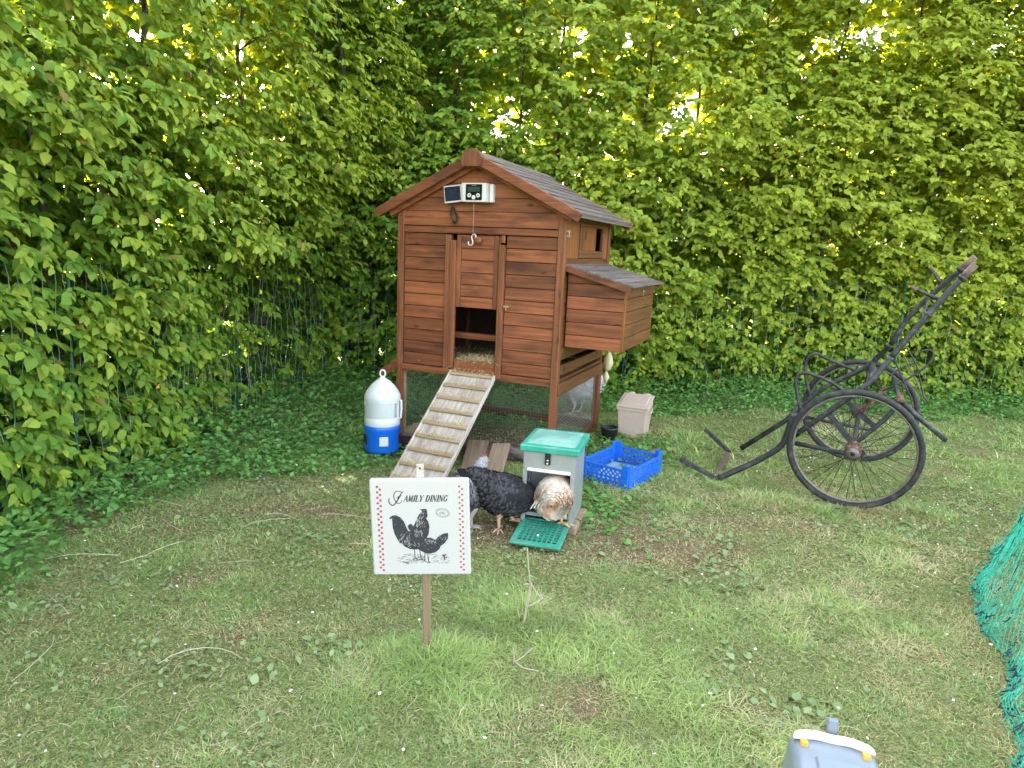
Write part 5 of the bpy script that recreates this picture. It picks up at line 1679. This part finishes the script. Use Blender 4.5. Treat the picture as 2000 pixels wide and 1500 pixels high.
# barred hen half behind the sign
hen('hen', 'grey barred hen standing half hidden behind the white sign', (-0.182, 2.865, 0.0), R_(62),
    [(-0.170, 0, 0.225, 0.006, 0.012), (-0.145, 0, 0.215, 0.026, 0.034), (-0.10, 0, 0.195, 0.052, 0.058), (-0.05, 0, 0.172, 0.072, 0.080), (0.0, 0, 0.160, 0.082, 0.088), (0.05, 0, 0.165, 0.074, 0.080), (0.085, 0, 0.195, 0.052, 0.058), (0.105, 0, 0.228, 0.036, 0.040), (0.120, -0.004, 0.255, 0.027, 0.028), (0.140, -0.008, 0.268, 0.022, 0.022), (0.160, -0.012, 0.262, 0.005, 0.006)],
    [((-0.015, -0.042, 0.10), (-0.025, -0.045, 0.055), (-0.020, -0.048, 0.010), (1, -0.7)), ((0.015, 0.042, 0.10), (0.005, 0.045, 0.055), (0.012, 0.048, 0.010), (1, -0.3))],
    barred_col, 'grey', 4200, fl=0.026, wing=((0.05, 0.185), (0.11, 0.11, 0.115)),
    tail=[((-0.150, k * 0.010, 0.215), (-1.0, k * 0.12, 0.30), 0.07, 0.026, (0.10, 0.10, 0.105)) for k in (-1, 0, 1)],
    comb=[((0.125, -0.006, 0.285), (0.128, -0.006, 0.298), 0.006), ((0.145, -0.009, 0.282), (0.150, -0.009, 0.294), 0.006), ((0.150, -0.016, 0.262), (0.152, -0.018, 0.246), 0.007)], beak=((0.155, -0.012, 0.264), (0.178, -0.016, 0.258)))
# tan and white hen with its head in the feeder
hen('hen', 'tan and white hen standing on the green grid with its head inside the feeder', (0.213, 2.868, 0.0), R_(80),
    [(-0.126, 0, 0.160, 0.006, 0.010), (-0.110, 0, 0.163, 0.044, 0.044), (-0.075, 0, 0.166, 0.071, 0.074), (-0.025, 0, 0.172, 0.079, 0.080), (0.03, 0, 0.176, 0.076, 0.074), (0.075, 0, 0.174, 0.058, 0.060), (0.11, 0, 0.160, 0.040, 0.042), (0.14, 0, 0.138, 0.028, 0.030), (0.16, 0, 0.117, 0.021, 0.022), (0.172, 0, 0.10, 0.005, 0.006)],
    [((-0.03, -0.034, 0.115), (-0.050, -0.036, 0.085), (-0.050, -0.040, 0.052), (0.0, -1)), ((0.03, 0.034, 0.10), (0.02, 0.036, 0.075), (0.03, 0.036, 0.050), (0.6, 0.4))],
    tan_col, 'yellow', 4200, fl=0.027, wing=((0.055, 0.185), (0.72, 0.56, 0.42)),
    tail=[((-0.075, 0.030 + k * 0.010, 0.200 - 0.008 * k), (-0.8, 0.40 + k * 0.1, -0.60), 0.080, 0.028, (0.82, 0.77, 0.70)) for k in (-1, 0, 1, 2)],
    comb=[((0.155, 0, 0.142), (0.160, 0, 0.154), 0.006)], beak=((0.168, 0, 0.105), (0.188, 0, 0.090)))
# white hen beyond the coop
hen('hen', 'white hen seen through the wire mesh under the coop', (0.500, 5.10, 0.0), R_(160),
    [(-0.20, 0, 0.30, 0.006, 0.012), (-0.17, 0, 0.285, 0.03, 0.04), (-0.12, 0, 0.25, 0.065, 0.075), (-0.06, 0, 0.22, 0.092, 0.100), (0.0, 0, 0.205, 0.105, 0.110), (0.06, 0, 0.21, 0.096, 0.104), (0.11, 0, 0.25, 0.066, 0.075), (0.135, 0, 0.30, 0.044, 0.046), (0.15, 0, 0.335, 0.032, 0.033), (0.175, 0, 0.345, 0.024, 0.024), (0.195, 0, 0.34, 0.005, 0.006)],
    [((-0.01, -0.055, 0.13), (-0.03, -0.060, 0.075), (-0.01, -0.065, 0.012), (0.6, 1)), ((0.02, 0.055, 0.13), (0.0, 0.055, 0.075), (0.02, 0.06, 0.012), (1, 0.2))],
    white_col, 'white', 1400,
    comb=[((0.15, 0, 0.365), (0.155, 0, 0.385), 0.007), ((0.17, 0, 0.365), (0.178, 0, 0.382), 0.007)], beak=((0.19, 0, 0.342), (0.215, 0, 0.335)))

# ---------------------------------------------------------------- heap of green net at the edge of the lawn
nb = thing('garden_net', 'heap of bright green netting bunched up on the grass at the lawn edge', 'netting', (2.1, 2.25, 0))
def net_edge(y):
    return np.interp(y, [1.0, 1.2, 1.5, 1.75, 2.0, 2.2, 2.45, 2.75, 3.1, 3.5], [1.06, 1.13, 1.27, 1.44, 1.59, 1.66, 1.82, 2.10, 2.48, 2.93])
def net_pt(a, y):
    """a: distance in from the heap's edge"""
    x = net_edge(y) + a
    h = 0.46 * sstep(a / 0.28) * (0.7 + 0.6 * vn(x, y, 0.28, 7)) + 0.05 * (vn(x, y, 0.09, 8) - 0.5) * sstep(a / 0.08)
    return np.stack([x + 0.05 * (vn(x, y, 0.15, 9) - 0.5), y + 0.05 * (vn(x, y, 0.15, 10) - 0.5), 0.012 + np.maximum(h, 0)], -1)
for nm, mt, cnt, sd0, rad, jag in (('net_strands', plain('bright green net cord', (0.015, 0.46, 0.31), 0.45, var=0.35, scale=12), 520, 1, 0.0012, 0.06), ('dark_strands', plain('dark blue net cord', (0.012, 0.05, 0.08), 0.5, var=0.3), 520, 2, 0.0022, 0.08)):
    r = np.random.default_rng(sd0)
    b = MB()
    for k in range(cnt):
        y_ = r.uniform(1.02, 3.4); a_ = abs(r.normal(0.0, 0.42)) if r.random() < 0.75 else r.uniform(0, 0.03)
        ang_ = r.uniform(0, 2 * np.pi)
        L_ = r.uniform(0.04, 0.16) if nm == 'net_strands' else r.uniform(0.012, 0.035)
        tt = np.linspace(-0.5, 0.5, 7)
        ys, as_ = y_ + np.sin(ang_) * L_ * tt, np.abs(a_ + np.cos(ang_) * L_ * tt)
        pt3 = net_pt(as_, ys)
        pt3 += np.cumsum(r.normal(0, jag * L_, (7, 3)), 0)
        pt3[:, 2] = np.maximum(pt3[:, 2] + r.normal(0, 0.012), 0.006)
        b.tube([Vector(q) - Vector((2.1, 2.25, 0)) for q in pt3.tolist()], rad, 3, caps=False)
    if nm == 'net_strands':                       # the mesh itself, drawn along and across
        for sgn_ in (1, -1):
            for c0 in np.arange(0.0, 4.6, 0.026):
                aa = np.linspace(0, 0.9, 46)
                yy = c0 + sgn_ * aa * 1.3
                ok = (yy > 1.02) & (yy < 3.4)
                if ok.sum() < 3:
                    continue
                aa, yy = aa[ok], yy[ok]
                wob_ = 0.03 * (vn(aa * 14, yy * 14, 0.5, 3) - 0.5)
                pt3 = net_pt(np.abs(aa + wob_), yy + wob_)
                b.tube([Vector(q) - Vector((2.1, 2.25, 0)) for q in pt3.tolist()], 0.0010, 3, caps=False)
        for a_ in (0, 0.008, 0.018, 0.03):
            yy = np.linspace(1.0, 3.4, 70)
            pt3 = net_pt(a_ + 0.02 * vn(yy * 9, a_ * 40, 0.5, 5), yy)
            b.tube([Vector(q) - Vector((2.1, 2.25, 0)) for q in pt3.tolist()], 0.0014, 3, caps=False)
    b.build(nm, mt, nb, 'stuff')

# ---------------------------------------------------------------- grey container at the near edge
ct = thing('container', 'grey blue plastic container with a pale yellow clip handle, cut by the picture edge', 'container', (0.690, 1.205, 0.0), -0.28)
cbm = taper(0.200, 0.24, 0.166, 0.19, 0.0, 0.222, 0, 0)
co = cbm.build('body', m_container, ct)
bv = co.modifiers.new('soft edges', 'BEVEL')
bv.width, bv.segments = 0.022, 4
for p_ in co.data.polygons:
    p_.use_smooth = True
MB().box((0.004, -0.012, 0.2215), (0.092, 0.060, 0.010), ch=0.004).build('top_panel', m_container, ct)
MB().box((0.008, -0.075, 0.2215), (0.026, 0.060, 0.006), ch=0.002).build('groove', m_recess, ct)
hd = [(-0.070, 0.062, 0.222), (-0.068, 0.068, 0.228), (-0.035, 0.076, 0.230), (0.0, 0.077, 0.228), (0.035, 0.076, 0.230), (0.067, 0.068, 0.227), (0.070, 0.062, 0.222)]
hb_ = MB()
sp_ = smooth_path(hd, 4)
hb_.tube(sp_, 0.0095, 10)
hb_.build('clip_handle', m_yellow, ct)
for x in (-0.060, 0.060):
    MB().box((x, 0.048, 0.226), (0.015, 0.012, 0.012), ch=0.002).build('clip_foot', m_orange, ct)
MB().box((0.0, 0.100, 0.235), (0.021, 0.012, 0.052), ch=0.003).build('tab', m_container, ct)

# ---------------------------------------------------------------- dead weed stems in front of the feeder
dw = thing('dry_weed', 'dead weed with pale bare stems standing before the green grid', 'plant', (0.072, 2.05, 0.0))
b = MB()
for pts in ([(0, 0, 0), (0.006, 0, 0.08), (0.014, 0, 0.155), (0.006, 0, 0.22), (0.0, 0, 0.278)], [(0.002, 0.01, 0.0), (0.012, 0, 0.09), (0.020, 0, 0.160)], [(0.018, 0, 0.158), (0.034, 0.01, 0.125), (0.056, 0.01, 0.098)], [(0.006, 0, 0.075), (0.03, 0, 0.085), (0.056, 0.01, 0.100), (0.052, 0.01, 0.115)], [(0.016, 0, 0.150), (0.004, 0.0, 0.155), (-0.004, 0, 0.148)], [(-0.012, 0.02, 0), (-0.016, 0.02, 0.03), (-0.022, 0.02, 0.05)]):
    b.tube(smooth_path(pts, 4), 0.0021, 5)
b.build('stems', m_cord, dw)
dw2 = thing('dry_weed', 'broken dry stalk bent over in the grass beside the sign stake', 'plant', (0.041, 1.835, 0.0))
b = MB()
for pts in ([(0, 0, 0), (0.0, 0, 0.035), (-0.004, 0, 0.06)], [(0, 0, 0.012), (0.025, 0.0, 0.030), (0.054, 0.01, 0.055)], [(0.004, 0, 0.014), (0.03, -0.02, 0.008), (0.075, -0.03, 0.006)]):
    b.tube(smooth_path(pts, 4), 0.0020, 5)
b.build('stems', m_cord, dw2)

# ---------------------------------------------------------------- grass, weeds, litter
def scatter(n, y0, y1, seed):
    r = np.random.default_rng(seed)
    y = y0 + (y1 - y0) * r.random(n)
    hw = 0.85 * y + 0.5
    x = (r.random(n) * 2 - 1) * hw
    k = (edge_dist(x, y) > -0.35) & (x < 6) & (r.random(n) < (hw / hw.max()))
    return x[k], y[k], r


GV, GT, GC = [], [], []
n0 = 0
for (n, y0, y1, wd, lm_, sd0) in ((220000, 1.05, 2.5, 0.0011, 0.022, 1), (170000, 2.5, 4.0, 0.0017, 0.028, 2), (95000, 4.0, 6.2, 0.0030, 0.044, 3)):
    x, y, r = scatter(n, y0, y1, sd0)
    for (tx, ty, sx, sy, tn) in ((-0.23, 1.86, 0.10, 0.07, 2600), (0.12, 2.08, 0.15, 0.08, 2200), (1.75, 3.25, 0.26, 0.07, 3800), (1.12, 3.50, 0.12, 0.08, 900), (-1.75, 2.2, 0.12, 0.10, 900)):
        if y0 <= ty < y1:
            x, y = np.append(x, r.normal(tx, sx, tn)), np.append(y, r.normal(ty, sy, tn))
    br = bare(x, y)
    lx_, ly_ = (x - 0.065) * math.cos(0.249) - (y - 2.859) * math.sin(0.249), (x - 0.065) * math.sin(0.249) + (y - 2.859) * math.cos(0.249)
    under = (lx_ > -0.005) & (lx_ < 0.235) & (ly_ > -0.235) & (ly_ < 0.28)
    k = (r.random(len(x)) > 0.72 * br) & ~under
    x, y, br = x[k], y[k], br[k]
    z = gz(x, y)
    patch = fbm(x, y, 0.55, 1)
    dry = np.clip(0.15 + 1.4 * (fbm(x, y, 0.20, 4) - 0.48) + 0.24 * sstep((x - 0.4) / 1.2) * (y < 3.6) + 0.30 * br + r.normal(0, 0.24, len(x)), 0, 1)
    L_ = lm_ * (0.45 + 1.0 * r.random(len(x))) * (0.72 + 0.95 * sstep((fbm(x, y, 0.15, 9) - 0.38) / 0.30)) * (0.75 + 0.5 * sstep((patch - 0.35) / 0.35)) * (1 - 0.5 * br)
    tuft = np.exp(-(((x + 0.23) / 0.10) ** 2 + ((y - 1.86) / 0.09) ** 2)) + 0.7 * np.exp(-(((x - 0.12) / 0.16) ** 2 + ((y - 2.08) / 0.10) ** 2)) + 0.8 * np.exp(-(((x - 1.75) / 0.45) ** 2 + ((y - 3.27) / 0.14) ** 2))
    L_ *= 1 + 1.7 * np.clip(tuft, 0, 1)
    az = 2 * np.pi * (vn(x, y, 0.09, 2) * 1.2 + 0.8 * r.random(len(x)))
    lay = np.clip(0.65 + 0.75 * r.random(len(x)) - 0.3 * np.clip(tuft, 0, 1), 0, 1.25)
    d = np.stack([np.cos(az) * np.sin(lay), np.sin(az) * np.sin(lay), np.cos(lay)], 1)
    s = np.stack([-np.sin(az), np.cos(az), np.zeros_like(az)], 1) * (wd * (0.7 + 0.6 * r.random(len(x))))[:, None]
    p0 = np.stack([x, y, z - 0.003], 1)
    p1 = p0 + d * (L_ * 0.55)[:, None]
    p2 = p0 + d * L_[:, None] + np.stack([np.cos(az), np.sin(az), -0.7 * np.ones_like(az)], 1) * (L_ * 0.28)[:, None]
    p2[:, 2] = np.maximum(p2[:, 2], z + 0.002)
    V = np.stack([p0 - s, p0 + s, p1 - s * 0.8, p1 + s * 0.8, p2], 1).reshape(-1, 3)
    T = (np.arange(len(x))[:, None, None] * 5 + np.array([(0, 1, 3), (0, 3, 2), (2, 3, 4)])[None]).reshape(-1, 3) + n0
    n0 += len(V)
    ga, gb, gc, gd = np.array([0.190, 0.315, 0.110]), np.array([0.360, 0.450, 0.165]), np.array([0.520, 0.460, 0.235]), np.array([0.66, 0.58, 0.40])
    q = np.clip(patch * 1.1 - 0.05 + r.normal(0, 0.22, len(x)), 0, 1)[:, None]
    c = ga * (1 - q) + gb * q
    c = c * (0.84 + 0.32 * sstep((fbm(x, y, 0.15, 9) - 0.35) / 0.35))[:, None]          # lush tufts lighter, gaps between them darker
    dd = sstep((dry - 0.30) / 0.5)[:, None]
    c = c * (1 - dd) + (gc * (1 - q) + gd * q) * dd
    c = c * (0.8 + 0.4 * r.random((len(x), 1)))
    GV.append(V); GT.append(T); GC.append(np.repeat(c, 5, 0))
x, y, r = scatter(290000, 1.05, 3.6, 19)
k = r.random(len(x)) > 0.55 * bare(x, y)
x, y = x[k], y[k]
az, L_ = r.uniform(0, 2 * np.pi, len(x)), r.uniform(0.006, 0.020, len(x))
d = np.stack([np.cos(az), np.sin(az), r.uniform(0.05, 0.6, len(x))], 1) * L_[:, None]
sw = np.stack([-np.sin(az), np.cos(az), r.normal(0, 0.5, len(x))], 1) * (0.0010 + 0.0005 * y)[:, None]
p0 = np.stack([x, y, gz(x, y) + 0.001], 1)
V = np.stack([p0 - sw, p0 + sw, p0 + d], 1).reshape(-1, 3)
q = r.random((len(x), 1))
c = np.array([0.13, 0.20, 0.07]) * (1 - q) + np.array([0.34, 0.38, 0.16]) * q
st_ = r.random(len(x)) < 0.28 + 0.3 * bare(x, y)
c[st_] = np.array([0.46, 0.39, 0.24]) * (0.6 + 0.6 * q[st_])
GV.append(V); GT.append(np.arange(len(V)).reshape(-1, 3) + n0); GC.append(np.repeat(c, 3, 0))
go = mk('grass', np.concatenate(GV), np.concatenate(GT), m_grass, np.concatenate(GC), False, None, 'stuff')
go['label'], go['category'] = 'short trampled lawn grass with dry patches', 'grass'

# low broad leaves: thick beside the hedges, thin in the lawn
def weeds(name, label, n, dens, size, hmax, colf, seed, y0=1.1, y1=6.3, LV=WV, LT=WT):
    x, y, r = scatter(n, y0, y1, seed)
    de = dens(x, y)
    k = r.random(len(x)) < de
    x, y, de = x[k], y[k], de[k]
    z = gz(x, y) + hmax(x, y) * r.random(len(x)) ** 1.2 + 0.004
    az = r.uniform(0, 2 * np.pi, len(x))
    tl = r.normal(0.05, 0.35, len(x))
    d = np.stack([np.cos(az) * np.cos(tl), np.sin(az) * np.cos(tl), np.sin(tl)], 1)
    nn = np.array([0, 0, 1.0]) + r.normal(0, 0.32, (len(x), 3))
    sz = size * (0.6 + 0.8 * r.random(len(x)))
    p = np.stack([x, y, z], 1)
    fr, p = leaf_frames(p, d, nn, sz)
    V, T = leaves_mesh(fr, p, LV, LT, 0.8 + 0.6 * r.random(len(x)))
    o = mk(name, V, T, m_weed, np.repeat(colf(x, y, r), len(LV), 0), len(LV) > 5, None, 'stuff')
    o['label'], o['category'] = label, 'plants'
    return o


def shade_green(x, y, r):
    k = r.random((len(x), 1))
    return (np.array([0.085, 0.225, 0.055]) * (1 - k) + np.array([0.190, 0.390, 0.105]) * k)


def strip(x, y):
    e = edge_dist(x, y)
    wdt = 0.50 + 0.95 * sstep((y - 2.9) / 1.0) * (x < 0.3) + 0.3 * sstep((y - 4.3) / 0.8)
    dn = sstep((wdt + 0.45 * (fbm(x, y, 0.35, 5) - 0.5) - e) / 0.30)
    dn = np.maximum(dn, 1.0 * np.exp(-(((x - 0.66) / 0.36) ** 2 + ((y - 4.15) / 0.38) ** 2)))
    dn = np.maximum(dn, 0.9 * np.exp(-(((x - 0.48) / 0.16) ** 2 + ((y - 3.20) / 0.32) ** 2)))
    inside = (np.abs(x + 0.15) < 0.40) & (np.abs(y - 4.25) < 0.38)
    return dn * np.where(inside, 0.12, 1)


weeds('ground_cover', 'dark green leafy ground cover along the foot of both hedges', 190000, strip, 0.032, lambda x, y: 0.035 + 0.13 * sstep((0.75 - edge_dist(x, y)) / 0.6), shade_green, 61)
weeds('lawn_weeds', 'small clover and plantain leaves scattered in the lawn', 110000, lambda x, y: 0.07 + 0.60 * sstep((fbm(x, y, 0.22, 8) - 0.55) / 0.12) * (1 - 0.6 * bare(x, y)), 0.017, lambda x, y: 0.016 + 0 * x,
      lambda x, y, r: (lambda k: np.array([0.150, 0.250, 0.100]) * (1 - k) + np.array([0.310, 0.370, 0.190]) * k)(r.random((len(x), 1))), 62)


weeds('broad_weeds', 'dull green plantain and dock leaves lying in patches on the lawn', 90000, lambda x, y: 0.55 * sstep((fbm(x, y, 0.28, 10) - 0.63) / 0.08) * (y < 3.6) * (1 - 0.5 * bare(x, y)), 0.027, lambda x, y: 0.016 + 0 * x,
      lambda x, y, r: (lambda k: np.array([0.190, 0.290, 0.120]) * (1 - k) + np.array([0.330, 0.410, 0.220]) * k)(r.random((len(x), 1))), 64, LV=LEAF_V, LT=LEAF_T)


def litter():
    r = np.random.default_rng(77)
    V, T, C = [], [], []
    n = 0
    def curl(x, y, L_, w_, col, lift):
        nonlocal n
        a = r.uniform(0, 2 * np.pi)
        bend = r.normal(0, 0.8)
        t = np.linspace(0, 1, 7)
        ang_ = a + bend * (t - 0.5) + np.where(t > r.uniform(0.2, 0.9), r.normal(0, 0.7), 0)
        dx, dy = np.cumsum(np.cos(ang_)) * L_ / 7, np.cumsum(np.sin(ang_)) * L_ / 7
        px, py = x + dx, y + dy
        pz = gz(px, py) + 0.012 + lift * np.sin(np.pi * t) * r.random()
        s = np.stack([-np.sin(ang_), np.cos(ang_), 0 * t], 1) * w_ * (1 - 0.5 * t)[:, None]
        p = np.stack([px, py, pz], 1)
        V.append(np.stack([p - s, p + s, p + np.array([0, 0, w_ * 1.2])], 1).reshape(-1, 3))
        for i in range(6):
            for j, k in ((0, 2), (2, 1), (1, 0)):
                T.extend([(n + 3 * i + j, n + 3 * i + k, n + 3 * i + 3 + k), (n + 3 * i + j, n + 3 * i + 3 + k, n + 3 * i + 3 + j)])
        C.append(np.repeat(np.array(col)[None] * r.uniform(0.7, 1.15), 21, 0))
        n += 21
    for k in range(480):
        y = 1.2 + 3.0 * r.random() ** 1.3
        x = (r.random() * 2 - 1) * (0.85 * y + 0.2)
        if edge_dist(x, y) < 0.05:
            continue
        curl(x, y, r.uniform(0.03, 0.12), 0.0008, (0.46, 0.40, 0.27), 0.015)
    for k in range(18):                                # longer bleached stalks near the hedge
        x, y = r.uniform(-1.85, -0.5), r.uniform(1.7, 2.95)
        curl(x, y, r.uniform(0.15, 0.34), 0.0013, (0.52, 0.46, 0.34), 0.02)
    o = mk('dry_stalks', np.concatenate(V), np.array(T), m_straw, np.concatenate(C), False, None, 'stuff')
    o['label'], o['category'] = 'bleached dry stalks strewn over the lawn', 'straw'
litter()


def daisies():
    r = np.random.default_rng(31)
    b = MB()
    pts = []
    for k in range(290):
        u = r.random()
        if u < 0.55:
            x, y = r.normal(2.15, 0.5), r.normal(3.55, 0.30)
        elif u < 0.6:
            x, y = r.normal(1.75, 0.4), r.normal(3.1, 0.15)
        else:
            y = 1.2 + 2.6 * r.random(); x = (r.random() * 2 - 1) * (0.8 * y)
        if edge_dist(x, y) < 0.1 or (abs(x - 0.2) < 0.25 and 2.7 < y < 3.3):
            continue
        z = float(gz(x, y)) + r.uniform(0.015, 0.05)
        rad = r.uniform(0.0022, 0.0050)
        tx, ty = r.normal(0, 0.25, 2)
        ring = [(x + rad * math.cos(a), y + rad * math.sin(a), z + rad * (tx * math.cos(a) + ty * math.sin(a))) for a in np.linspace(0, 2 * math.pi, 8)[:-1]]
        b.add([(x, y, z + rad * 0.45)] + ring, [(0, i + 1, (i + 1) % 7 + 1) for i in range(7)])
    o = b.build('daisies', m_petal, None, 'stuff')
    o['label'], o['category'] = 'tiny white daisies and feather bits dotted over the lawn', 'flowers'
daisies()
